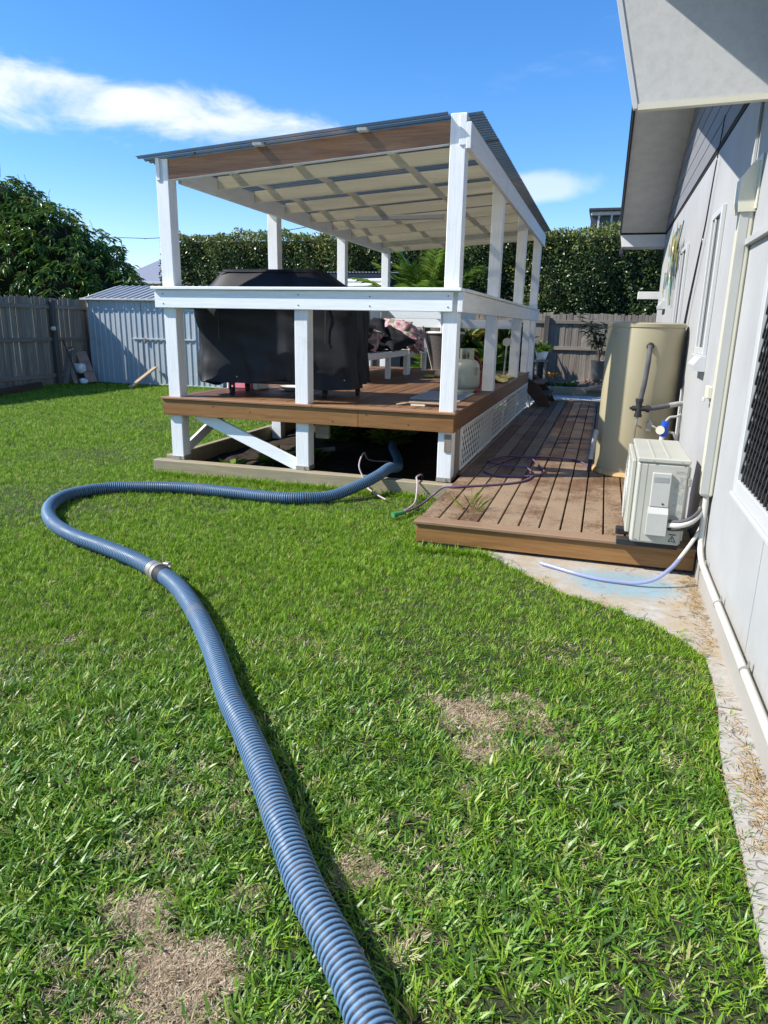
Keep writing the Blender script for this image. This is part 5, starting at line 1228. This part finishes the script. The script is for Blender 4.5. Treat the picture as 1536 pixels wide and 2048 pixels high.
# palm behind the pergola
def palm(name, label, base, nfr, flen, seed, hz=1.0):
    rs = np.random.default_rng(seed)
    p = thing(name, label, 'palm', base)
    b0 = Vector(base)
    part('trunk', MB().lathe([(.13, 0), (.11, hz*.4), (.10, hz*.9), (.05, hz*1.05)], base, 12), M['trunk'], p, smooth=R(60))
    for q in range(nfr):
        a = q*2.4+rs.uniform(-.3, .3); el = rs.uniform(.55, 1.5); Lf = flen*rs.uniform(.75, 1.1)
        d = Vector((math.cos(a)*math.cos(el), math.sin(a)*math.cos(el), math.sin(el)))
        P = [b0+Vector((0, 0, hz))]; v_ = d.copy(); n = 12
        for i in range(n):
            P.append(P[-1]+v_*(Lf/n)); v_ = (v_+Vector((math.cos(a)*.03, math.sin(a)*.03, -.035-.008*i*.5))).normalized()
        st = part('frond', MB().tube(P, .012, 5, True, list(np.linspace(.016, .004, n+1))), M['limeleaf'], p)
        C, D, L = [], [], []
        PP = resample(P, .05)
        for i, c in enumerate(PP[4:]):
            t_ = i/len(PP); tg = (PP[min(i+5, len(PP)-1)]-PP[i+3]).normalized(); sd = tg.cross(Vector((0, 0, 1))).normalized()
            for s in (-1, 1):
                C.append(c); D.append(tg*.65+sd*s*.8+Vector((0, 0, .12-.25*rs.random()))); L.append(.42*math.sin(math.pi*min(.97, .15+.85*t_))**.6*rs.uniform(.85, 1.1)*flen/1.5)
        C = np.array([tuple(c) for c in C]); D = np.array([tuple(c) for c in D]); L = np.array(L)
        V, F = leaf_cards(C, D, np.tile([0, 0, 1.0], (len(C), 1)), L, L*.10+.010, .18)
        o = raw('leaflets', V-np.array(worg(st)), F, M['palmleaf'], st, np.repeat(rs.uniform(.15, .95, len(C)), 2))
    return p
palm('palm', 'spiky green palm with arching fronds behind the pergola', (-3.7, 15.0, 0), 30, 1.75, 4, 1.5)
# undergrowth of strappy plants behind the deck
def strappy(name, label, cat, base, n, L, W, mat, seed, droop=.5, lean=.55, h0=0.0):
    rs = np.random.default_rng(seed); C = np.zeros((n, 3)); C[:, :2] = rs.normal(0, .05, (n, 2)); C[:, 2] = rs.uniform(0, h0+.001, n)
    a = rs.uniform(0, 2*np.pi, n); D = np.stack([np.cos(a)*lean, np.sin(a)*lean, rs.uniform(.4, 1.2, n)], 1)
    ll = L*rs.uniform(.6, 1.1, n); p = thing(name, label, cat, base)
    V, F = leaf_cards(C+np.array(base), D, np.tile([0, 0, 1.0], (n, 1))+rs.normal(0, .2, (n, 3)), ll, ll*W, droop)
    raw('leaves', V-np.array(base), F, mat, p, np.repeat(rs.random(n), 2)); return p
strappy('bush', 'leafy green bush behind the wicker planter', 'bush', (-3.55, 15.6, .02), 200, 1.1, .10, M['palmleaf'], 8, .35, .6, .9)
strappy('bush', 'olive strappy bush between the palm and back fence', 'bush', (-2.55, 16.6, .02), 160, 1.0, .06, M['palmleaf'], 9, .5, .6, .8)
strappy('bush', 'dark leafy bush added to shade the back fence behind the far right posts', 'bush', (-2.25, 17.25, .02), 300, .95, .13, M['hedgeleaf'], 61, .3, .7, 1.15)  # this bush and the next are added to shade the back fence
strappy('bush', 'dark leafy bush added to shade the back fence just left of the planter rim', 'bush', (-3.2, 17.1, .02), 300, .95, .12, M['hedgeleaf'], 62, .3, .7, 1.1)
strappy('grass_clump', 'low strappy clump at the back fence below the far white posts', 'plant', (-1.9, 16.9, .1), 90, .55, .05, M['weedleaf'], 10, .4, .45)

# potted plants and the croton by the back fence
pc = thing('potted_plant', 'dark straggly plant in a charcoal plastic pot on the bark heap', 'potted plant', (-.09, 16.75, .28))
part('pot', MB().lathe([(.125, .28), (.165, .66), (.17, .665), (.178, .70), (.168, .70), (.15, .66)], (-.10, 16.75, .10), 28), M['potgrey'], pc, smooth=R(40))
rs = np.random.default_rng(3)
for q in range(6):
    tip = Vector((-.10+rs.uniform(-.33, .33), 16.75+rs.uniform(-.2, .2), rs.uniform(1.15, 1.75)))
    st = part('stem', MB().tube(catmull([(-.10+rs.uniform(-.06, .06), 16.75, .74), (-.10+(tip.x+.1)*.45, 16.73, .6*tip.z+.2), tip], 5), .014, 6), M['succulent' if q % 2 else 'trunk'], pc)
    st.data.materials[0] = M['trunk']
    n = 22; C = np.array([tuple(tip)]*n)+rs.normal(0, .05, (n, 3))-np.array([0, 0, .1])*rs.random((n, 1)); a = rs.uniform(0, 6.28, n)
    V, F = leaf_cards(C, np.stack([np.cos(a), np.sin(a), rs.uniform(-.4, .8, n)], 1), np.tile([0, 0, 1.0], (n, 1)), rs.uniform(.20, .36, n), rs.uniform(.06, .10, n), .25)
    raw('leaves', V-np.array(worg(st)), F, M['succulent'], st, np.repeat(rs.random(n), 2))
bkh = MB()
rs = random.Random(6)
heap = thing('bark_heap', 'heap of bark and dry roots in the back garden under the pot', 'bark', (-.15, 16.75, .1))
for q in range(60):
    a = rs.uniform(0, 6.28); r_ = rs.uniform(0, .55); hq = .14+.20*(1-r_/.6)
    c = Vector((-.15+r_*math.cos(a)*1.1, 16.72+r_*math.sin(a)*.45, hq*rs.uniform(.7, 1.1))); d = Vector((rs.uniform(-1, 1), rs.uniform(-.4, .4), rs.uniform(-.5, .5))).normalized()*rs.uniform(.08, .17)
    part('bark_piece', MB().tube([c-d, c+Vector((0, 0, .02)), c+d], rs.uniform(.015, .035), 5), M['bark'], heap)
part('heap_core', MB().lathe([(.5, 0), (.42, .12), (.25, .19), (.02, .2)], (-.12, 16.78, .12), 14), M['bark'], heap, smooth=True)
pw = thing('potted_plant', 'lime green plant in a white glazed pot on a wooden stand', 'potted plant', (-1.27, 15.3, .0))
part('stand', MB().box((-1.40, 15.17, .80), (-1.12, 15.43, .84), .004).box((-1.37, 15.2, .0), (-1.33, 15.24, .799), .003).box((-1.19, 15.2, .0), (-1.15, 15.24, .799), .003).box((-1.37, 15.36, .0), (-1.33, 15.4, .799), .003).box((-1.19, 15.36, .0), (-1.15, 15.4, .799), .003), M['paling'], pw)
part('pot', MB().lathe([(.09, .842), (.13, .97), (.14, 1.02), (.13, 1.02), (.10, .95)], (-1.26, 15.3, .0), 24), M['potwhite'], pw, smooth=R(40))
n = 90; rs2 = np.random.default_rng(2); a = rs2.uniform(0, 6.28, n)
V, F = leaf_cards(np.array([-1.26, 15.3, 1.02])+rs2.normal(0, .06, (n, 3))*np.array([1, 1, .4]), np.stack([np.cos(a)*.7+.15, np.sin(a)*.7, rs2.uniform(.1, 1.3, n)], 1), np.tile([0, 0, 1.0], (n, 1)), rs2.uniform(.12, .30, n), rs2.uniform(.04, .08, n), .25)
raw('leaves', V-np.array([-1.27, 15.3, 0]), F, M['limeleaf'], pw, np.repeat(rs2.random(n), 2))
crt = strappy('croton', 'small orange and yellow leaved plant in the back garden bed', 'plant', (-1.09, 16.75, .40), 34, .20, .22, M['crotonleaf'], 4, .25, .8)
part('stem', MB().tube([(-1.09, 16.75, .12), (-1.09, 16.75, .42)], .012, 6), M['trunk'], crt)
for k, (x_, y_) in enumerate(((-.85, 16.65), (-.62, 16.6), (-.72, 16.85), (-1.35, 16.75))):
    strappy('weed', ('small green weed just right of the orange plant', 'bright green weed beside the bark heap', 'green weed against the back fence behind the edging', 'dark green weed left of the orange plant')[k], 'weed', (x_, y_, .14), 60, .17, .28, M['weedleaf'], 20+k, .25, .7, .08)
# weeds and rubble under the raised deck
for k, (x_, y_, lab) in enumerate(((-3.62, 6.42, 'broad leaved weed poking out under the front of the deck'), (-3.3, 6.75, 'spreading green weed under the raised deck behind the brace'), (-3.05, 7.2, 'small green weed in the shade by the middle deck post'), (-2.5, 8.3, 'clump of green creeper in front of the pale plastic under deck'), (-3.1, 8.2, 'green creeper spreading left of the pale plastic under deck'))):
    strappy('weed', lab, 'weed', (x_, y_, 0.0), (16, 260, 140, 320, 320)[k], (.2, .24, .2, .34, .34)[k], (.45, .3, .3, .2, .2)[k], M['limeleaf' if k in (0, 1, 3) else 'weedleaf'], 40+k, .3, .9, (.02, .05, .03, .12, .12)[k])
tp = MB(); n, mm_ = 22, 18
for i in range(n):
    for j in range(mm_):
        x_, y_ = -3.55+1.35*i/(n-1), 8.55+1.5*j/(mm_-1)
        tp.v.append((x_, y_, sh(x_, y_)+.03+.03*math.sin(i*1.7+j*.9)*math.sin(j*1.3-i*.4)+random.uniform(0, .02)))
tp.f = [(i*mm_+j, i*mm_+j+1, (i+1)*mm_+j+1, (i+1)*mm_+j) for i in range(n-1) for j in range(mm_-1)]
solo('plastic_sheet', tp, M['tarp'], 'crumpled pale plastic sheet over the soil heap under the deck', 'plastic sheet')
solo('old_pipe', MB().tube([(-3.45, 7.1, .03), (-2.95, 7.6, .06)], .03, 8), M['foamlite'], 'short grey pipe lying on the soil under the deck', 'pipe', smooth=R(50))

# ================================================================== BEYOND THE FENCE
ln = thing('lean_to', 'low lean-to with corrugated roof and dark sides between pergola and hedge', 'lean-to', (-7, 15.8, 0))
def corr2(x0, x1, ya, za, yb, zb, wl=.076, amp=.012):
    n_ = int((x1-x0)/wl*4); X = np.linspace(x0, x1, n_+1)
    return MB().add([(x_, y_, z_+amp*math.sin(2*math.pi*(x_-x0)/wl)) for y_, z_ in ((ya, za), (yb, zb)) for x_ in X], [(i, i+1, n_+i+2, n_+i+1) for i in range(n_)])
part('roof', corr2(-8.9, -4.75, 15.3, 2.60, 17.3, 2.72), M['galvroof'], ln, smooth=R(70))
part('front_beam', MB().box((-8.8, 15.36, 2.36), (-4.85, 15.41, 2.575), .004), M['fardark'], ln)
for x_ in (-8.75, -6.9, -4.95): part('post', MB().box((x_, 15.42, 0), (x_+.09, 15.51, 2.56), .004), M['darkwood'], ln)
part('back_panel', MB().box((-8.7, 17.2, .1), (-4.9, 17.24, 2.6), .004), M['fardark'], ln)
st_ = thing('stacked_pipes', 'white pipes stacked under the lean-to behind the pergola', 'pipes', (-5.4, 15.2, 2.2))
for z_, y_ in ((2.40, 15.2), (2.30, 15.16)):
    part('pipe', MB().tube([(-5.75, y_, z_), (-4.6, y_, z_+.02)], .05, 12), M['whiteplastic'], st_, smooth=R(50))
part('bracket', MB().box((-5.5, 15.1, 2.20), (-5.46, 15.34, 2.248), .003), M['steel'], st_)
part('bracket', MB().box((-4.8, 15.1, 2.20), (-4.76, 15.34, 2.248), .003), M['steel'], st_)

nh = thing('neighbour_house', 'far neighbouring house with blue grey hipped roof behind the tree', 'house', (-25, 35, 0))
part('wall', MB().box((-27.2, 35.5, 0), (-22.6, 41, 3.55), .01), M['farwall'], nh)
part('roof', MB().add([(-27.6, 35.1, 3.5), (-22.2, 35.1, 3.5), (-22.2, 41.4, 3.5), (-27.6, 41.4, 3.5), (-25.2, 37.2, 4.95), (-25.2, 39.0, 4.95)], [(0, 1, 4), (1, 2, 5, 4), (2, 3, 5), (3, 0, 4, 5), (0, 3, 2, 1)]), M['tileroof'], nh)
part('ridge_cap', MB().beam((-22.2, 35.1, 3.53), (-25.2, 37.2, 4.98), .22, .06, .01), M['farwall'], nh)
part('gutter', MB().box((-27.7, 34.98, 3.42), (-22.1, 35.09, 3.54), .01), M['frame'], nh)
w1 = part('window', MB().box((-24.6, 35.44, 2.3), (-23.4, 35.495, 3.2), .01), M['frame'], nh); part('pane', MB().box((-24.5, 35.42, 2.4), (-23.5, 35.438, 3.1), 0), M['glassdark'], w1)
uh = thing('upper_storey', 'dark upper storey with white posts just above the hedge', 'building', (-.2, 30, 0))
part('wall', MB().box((-1.0, 30.2, 0), (2.6, 33, 5.72), .01), M['fardark'], uh)
part('roof', MB().box((-1.08, 29.7, 5.86), (2.8, 33.2, 5.95), .01), M['barge'], uh)
part('beam', MB().box((-1.0, 29.9, 5.725), (2.6, 30.19, 5.855), .01), M['farwall'], uh)
for x_ in (-.75, -.28, .05): part('post', MB().beam((x_, 29.95, 3.5), (x_+.06, 29.95, 5.72), .07, .07, .004), M['frame'], uh)
for x_ in (-.88, -.52, -.13): part('vent_slot', MB().box((x_, 30.17, 5.45), (x_+.1, 30.198, 5.48), 0), M['dark'], uh)
part('wall', MB().box((2.7, 30.4, 0), (6, 33, 5.0), .01), M['farwall'], uh)
solo('power_line', MB().tube(catmull([(-60, 42, 7.6), (-31.1, 40, 6.52), (-27.7, 40, 6.42), (-19.1, 40, 6.70), (-17.5, 40, 6.85), (-5, 40, 8.4)], 6), .022, 5), M['wire'], 'thin dark power line crossing the sky above the hedge', 'power line')

# ================================================================== GRASS
def in_poly(x, y, poly):
    c = np.zeros(x.shape, bool); n = len(poly)
    for i in range(n):
        x1, y1 = poly[i]; x2, y2 = poly[(i+1) % n]
        k = ((y1 > y) != (y2 > y)) & (x < (x2-x1)*(y-y1)/((y2-y1) or 1e-9)+x1); c ^= k
    return c
def vnoise(x, y, s, seed):
    g_ = np.random.default_rng(seed).random((64, 64)); X = x/s; Y = y/s; i = np.floor(X).astype(int); j = np.floor(Y).astype(int); fx = X-i; fy = Y-j
    fx = fx*fx*(3-2*fx); fy = fy*fy*(3-2*fy); g0 = lambda a, b_: g_[a % 64, b_ % 64]
    return (g0(i, j)*(1-fx)+g0(i+1, j)*fx)*(1-fy)+(g0(i, j+1)*(1-fx)+g0(i+1, j+1)*fx)*fy
PATCH = [(-.42, 2.50, .24, .17, 1.0), (-.22, 2.66, .12, .08, .8), (-.30, 2.26, .10, .10, .6), (-.13, 2.50, .16, .10, .55), (-.05, 2.33, .06, .06, .7), (-.86, 1.10, .19, .16, 1.05), (-1.0, 1.24, .09, .09, .8), (-.78, 1.38, .07, .05, .6), (-.53, 1.56, .10, .06, .75), (-.36, 1.33, .05, .05, .5), (-9.0, 12.4, .8, .12, .5), (-.30, 2.02, .05, .05, .5)]
def patch(x, y):
    f = np.zeros(x.shape); nn = vnoise(x, y, .05, 1)*.6+vnoise(x, y, .13, 2)*.7
    for px, py, rx, ry, k in PATCH:
        f = np.maximum(f, k*np.clip(1.55-np.sqrt(((x-px)/(rx*.66))**2+((y-py)/(ry*.66))**2)-(nn-.6)*1.5, 0, 1))
    return np.clip(f, 0, 1)
Rm = np.array([[rt2.x, rt2.y, rt2.z], [up2.x, up2.y, up2.z], [-fw.x, -fw.y, -fw.z]])
def visible(x, y, mx, my):
    p_ = (np.stack([x, y, np.zeros_like(x)], 1)-np.array([0, 0, CAMH]))@Rm.T
    zz = -p_[:, 2]; px = 768+FPX*p_[:, 0]/zz; py = 1024-FPX*p_[:, 1]/zz
    return (zz > .2) & (px > -mx) & (px < 1536+mx) & (py < 2048+my)
hp_ = np.array([(p_.x, p_.y) for p_ in resample(full, .03) if p_.y < 5.95])
def hose_clear(x, y, r):
    ok = np.ones(x.shape, bool); idx = np.where(visible(x, y, 50, 400))[0]
    for s in range(0, len(idx), 4000):
        ii = idx[s:s+4000]; d = ((x[ii, None]-hp_[None, :, 0])**2+(y[ii, None]-hp_[None, :, 1])**2).min(1); ok[ii] = d > r*r
    return ok
pathpoly = EDGE[2:] + [(.9, -3), (.9, 4.7)]
X, Y, KIND, SCL, ROT = [], [], [], [], []
def zone(y0_, y1_, x0_, x1_, dens, s0, s1, r0=0.0, r1=99.0, kinds=(0, 6), dead=True):
    n = int((y1_-y0_)*(x1_-x0_)*dens)
    x = rng.uniform(x0_, x1_, n); y = rng.uniform(y0_, y1_, n)
    d = np.hypot(x, y); k = (d >= r0) & (d < r1) & visible(x, y, 260, 420); x, y = x[k], y[k]
    wob = (vnoise(x, y, .11, 7)-.5)*.15
    k = ~in_poly(x+wob*.6, y+wob, pathpoly)
    k &= ~((x > -4.26) & (x < -1.18) & (y > 5.95) & (y < 13.2)) & ~((x > -1.17) & (y > 4.52)) & ~((y > 14.0) & (x > -11.85) & (x < -8.25) & (y < 16.8)) & (x > -11.96) & ~((x > -1.95) & (y > 13.7)) & (y < 17.9)
    x, y = x[k], y[k]; k = hose_clear(x, y, .030); x, y = x[k], y[k]
    f = patch(x, y); u_ = rng.random(len(x)); live = u_ > f*1.02
    dn = np.hypot(x, y)
    low = vnoise(x, y, .35, 5)
    live &= rng.random(len(x)) > np.where(dn < 3.6, .22*np.clip((low-.66)*5, 0, 1), 0)
    kk = rng.integers(kinds[0], kinds[1], len(x)); dd = rng.integers(6, 9, len(x))
    live &= rng.random(len(x)) > .02+.02*(dn < 3.2)
    kk = np.where(live, kk, dd)
    if not dead: keep_ = live; x, y, kk = x[keep_], y[keep_], kk[keep_]; low = low[keep_]
    sc_ = rng.uniform(s0, s1, len(x))*(.78+.42*vnoise(x, y, .5, 9))
    X.append(x); Y.append(y); KIND.append(kk); SCL.append(sc_); ROT.append(np.stack([rng.normal(0, .16, len(x)), rng.normal(0, .16, len(x)), rng.uniform(0, 6.283, len(x))], 1))
zone(.2, 3.4, -3.2, .75, 3100, .60, 1.25, 0, 2.7, (0, 4))
zone(.6, 3.8, -4.2, .75, 3300, .60, 1.1, 2.7, 3.3, (1, 6))
zone(1.5, 6.2, -6.0, .75, 3000, .66, 1.0, 3.3, 5.6, (3, 6))
zone(2.5, 9.5, -10, 0.2, 1700, .75, 1.05, 5.6, 9.2, (3, 6))
zone(5, 18, -12, -.5, 800, .95, 1.35, 9.2, 22, (3, 6))
# taller fringe along the sleeper, the deck and the path edge
def fringe(P, n, w_, s0, s1):
    P = np.array(P); seg = np.hypot(*(P[1:]-P[:-1]).T); cum = np.concatenate([[0], np.cumsum(seg)]); t_ = rng.uniform(0, cum[-1], n); i = np.searchsorted(cum, t_)-1; i = i.clip(0, len(seg)-1)
    q_ = P[i]+(P[i+1]-P[i])*((t_-cum[i])/seg[i])[:, None]+rng.normal(0, w_, (n, 2))
    k = ~in_poly(q_[:, 0], q_[:, 1], [(a-.0, b_) for a, b_ in pathpoly]) | (rng.random(n) < .08); k &= hose_clear(q_[:, 0], q_[:, 1], .05); q_ = q_[k]
    X.append(q_[:, 0]); Y.append(q_[:, 1]); KIND.append(rng.integers(3, 6, len(q_))); SCL.append(rng.uniform(s0, s1, len(q_))); ROT.append(np.stack([rng.normal(0, .2, len(q_)), rng.normal(0, .2, len(q_)), rng.uniform(0, 6.28, len(q_))], 1))
fringe([(-4.25, 5.90), (-1.35, 5.90)], 900, .025, 1.0, 2.0)
fringe([(-1.20, 5.9), (-1.20, 4.55)], 300, .02, .9, 1.6); fringe([(-1.18, 4.46), (-.62, 4.48)], 260, .02, .9, 1.7)
fringe([(-.62, 4.46)]+EDGE[3:], 1500, .035, .8, 1.3)
fringe([(-11.8, 14.22), (-8.3, 14.22)], 500, .06, 1.2, 2.0); fringe([(-11.85, 9.5), (-11.85, 14.1)], 700, .08, 1.2, 2.6)
# short dry blades lying thick in the bare patches
for px, py, rx, ry, kk in PATCH:
    if py > 6: continue
    n = int(16000*4*rx*ry*3); x = rng.uniform(px-1.9*rx, px+1.9*rx, n); y = rng.uniform(py-1.9*ry, py+1.9*ry, n)
    k = (rng.random(n) < patch(x, y)*.85) & ~in_poly(x, y, pathpoly) & hose_clear(x, y, .05); x, y = x[k], y[k]
    X.append(x); Y.append(y); KIND.append(rng.integers(6, 9, len(x))); SCL.append(rng.uniform(.35, .8, len(x))); ROT.append(np.stack([rng.normal(0, .25, len(x)), rng.normal(0, .25, len(x)), rng.uniform(0, 6.28, len(x))], 1))
X, Y, KIND, SCL = map(np.concatenate, (X, Y, KIND, SCL)); ROT = np.concatenate(ROT)

def tuft(name, n, L, W, lean, seed, mat, lie=False):
    rs = np.random.default_rng(seed); V, F = [], []
    for q in range(n):
        a = rs.uniform(0, 6.283); r_ = rs.uniform(0, .022); b0 = np.array([r_*math.cos(a+1), r_*math.sin(a+1), -.012 if not lie else .004])
        l_ = L*rs.uniform(.55, 1.15); w_ = W*rs.uniform(.7, 1.2); th = rs.uniform(*lean); bend = rs.uniform(.25, .8) if not lie else rs.uniform(-.2, .3); nseg = 4
        p_ = b0.copy(); sd = np.array([-math.sin(a), math.cos(a), 0]); tw_ = rs.uniform(-.6, .6); base = len(V)
        for i in range(nseg+1):
            t_ = i/nseg; ww = w_*(.55+.9*t_-1.45*t_**2.4) if i < nseg else 0
            el = th-bend*t_; dv3 = np.array([math.cos(a)*math.cos(el), math.sin(a)*math.cos(el), math.sin(el)])
            nrm = np.cross(sd, dv3); s2 = sd*math.cos(tw_*t_)+nrm*math.sin(tw_*t_)
            if i < nseg: V += [p_-s2*ww*.5, p_+s2*ww*.5]
            else: V.append(p_.copy())
            p_ = p_+dv3*l_/nseg
        for i in range(nseg-1): F.append((base+2*i, base+2*i+1, base+2*i+3, base+2*i+2))
        F.append((base+2*nseg-2, base+2*nseg-1, base+2*nseg))
    me = bpy.data.meshes.new(name); me.from_pydata([tuple(p) for p in V], [], F); me.shade_smooth(); me.materials.append(mat)
    return bpy.data.objects.new(name, me)
tcol = bpy.data.collections.new('grass_tufts')
specs = [(5, .062, .0098, (.15, 1.15), 1), (5, .052, .0090, (.0, .8), 2), (6, .080, .0070, (.35, 1.3), 3), (7, .056, .0052, (.6, 1.4), 4), (8, .050, .0046, (.6, 1.4), 5), (7, .062, .0050, (.5, 1.4), 6)]
tufts = [tuft('grass_tuft', n, L, W, ln_, s, M['broadblade' if s < 4 else 'blade']) for n, L, W, ln_, s in specs]
tufts += [tuft('dry_tuft', 12, .026, .0030, (-.1, .6), s, M['deadblade'], True) for s in (11, 12, 13)]
for i, o in enumerate(tufts): o.name = 'tuft_%02d' % i; tcol.objects.link(o)
me = bpy.data.meshes.new('grass'); me.vertices.add(len(X))
zg = np.where(SCL > 0, -.018, 0.)
me.vertices.foreach_set('co', np.stack([X, Y, zg], 1).astype(np.float32).ravel())
for nm, ty_, dt, arr in (('rot', 'FLOAT_VECTOR', 'vector', ROT), ('scl', 'FLOAT', 'value', SCL), ('pick', 'INT', 'value', KIND)):
    a = me.attributes.new(nm, ty_, 'POINT'); a.data.foreach_set(dt, np.asarray(arr, np.int32 if ty_ == 'INT' else np.float32).ravel())
go = bpy.data.objects.new('grass', me); COL.objects.link(go); go['kind'] = 'stuff'; go['label'] = 'short bright green lawn grass with a few dry bare patches'; go['category'] = 'grass'
ng = bpy.data.node_groups.new('grass_scatter', 'GeometryNodeTree')
ng.interface.new_socket('Geometry', in_out='INPUT', socket_type='NodeSocketGeometry'); ng.interface.new_socket('Geometry', in_out='OUTPUT', socket_type='NodeSocketGeometry')
gi = ng.nodes.new('NodeGroupInput'); gout = ng.nodes.new('NodeGroupOutput'); ip = ng.nodes.new('GeometryNodeInstanceOnPoints'); ci = ng.nodes.new('GeometryNodeCollectionInfo')
ci.inputs['Collection'].default_value = tcol; ci.inputs['Separate Children'].default_value = True; ci.inputs['Reset Children'].default_value = True
def nattr(nm, ty_):
    n_ = ng.nodes.new('GeometryNodeInputNamedAttribute'); n_.data_type = ty_; n_.inputs['Name'].default_value = nm; return n_.outputs['Attribute']
ng.links.new(gi.outputs[0], ip.inputs['Points']); ng.links.new(ci.outputs[0], ip.inputs['Instance']); ip.inputs['Pick Instance'].default_value = True
ng.links.new(nattr('pick', 'INT'), ip.inputs['Instance Index']); ng.links.new(nattr('rot', 'FLOAT_VECTOR'), ip.inputs['Rotation']); ng.links.new(nattr('scl', 'FLOAT'), ip.inputs['Scale'])
ng.links.new(ip.outputs[0], gout.inputs[0])
md = go.modifiers.new('scatter', 'NODES'); md.node_group = ng
# straw lying along the foot of the wall
ns_ = 1000; yy = rng.choice([2.05, 2.35, 3.55, 3.95, 4.3, 2.75], ns_, p=[.2, .25, .12, .18, .17, .08])+rng.normal(0, .13, ns_); xx = .675-rng.exponential(.035, ns_)-.02
k = yy < 4.5; xx, yy = xx[k], yy[k]; a = rng.uniform(0, 6.28, len(xx))
V, F = leaf_cards(np.stack([xx, yy, rng.uniform(.002, .012, len(xx))], 1), np.stack([np.cos(a), np.sin(a), rng.uniform(-.03, .12, len(xx))], 1), np.tile([0, 0, 1.0], (len(xx), 1)), rng.uniform(.02, .06, len(xx)), np.full(len(xx), .0028), 0)
tag(raw('dry_clippings', V, F, M['straw'], None, np.repeat(rng.random(len(xx)), 2)), 'dry straw clippings swept against the foot of the house wall', 'clippings', None, 'stuff')
# stray blades on the deck corner
strappy('weed', 'few long grass stems growing through the corner of the low deck', 'weed', (-.85, 4.95, .172), 11, .24, .014, M['limeleaf'], 70, .12, .6)
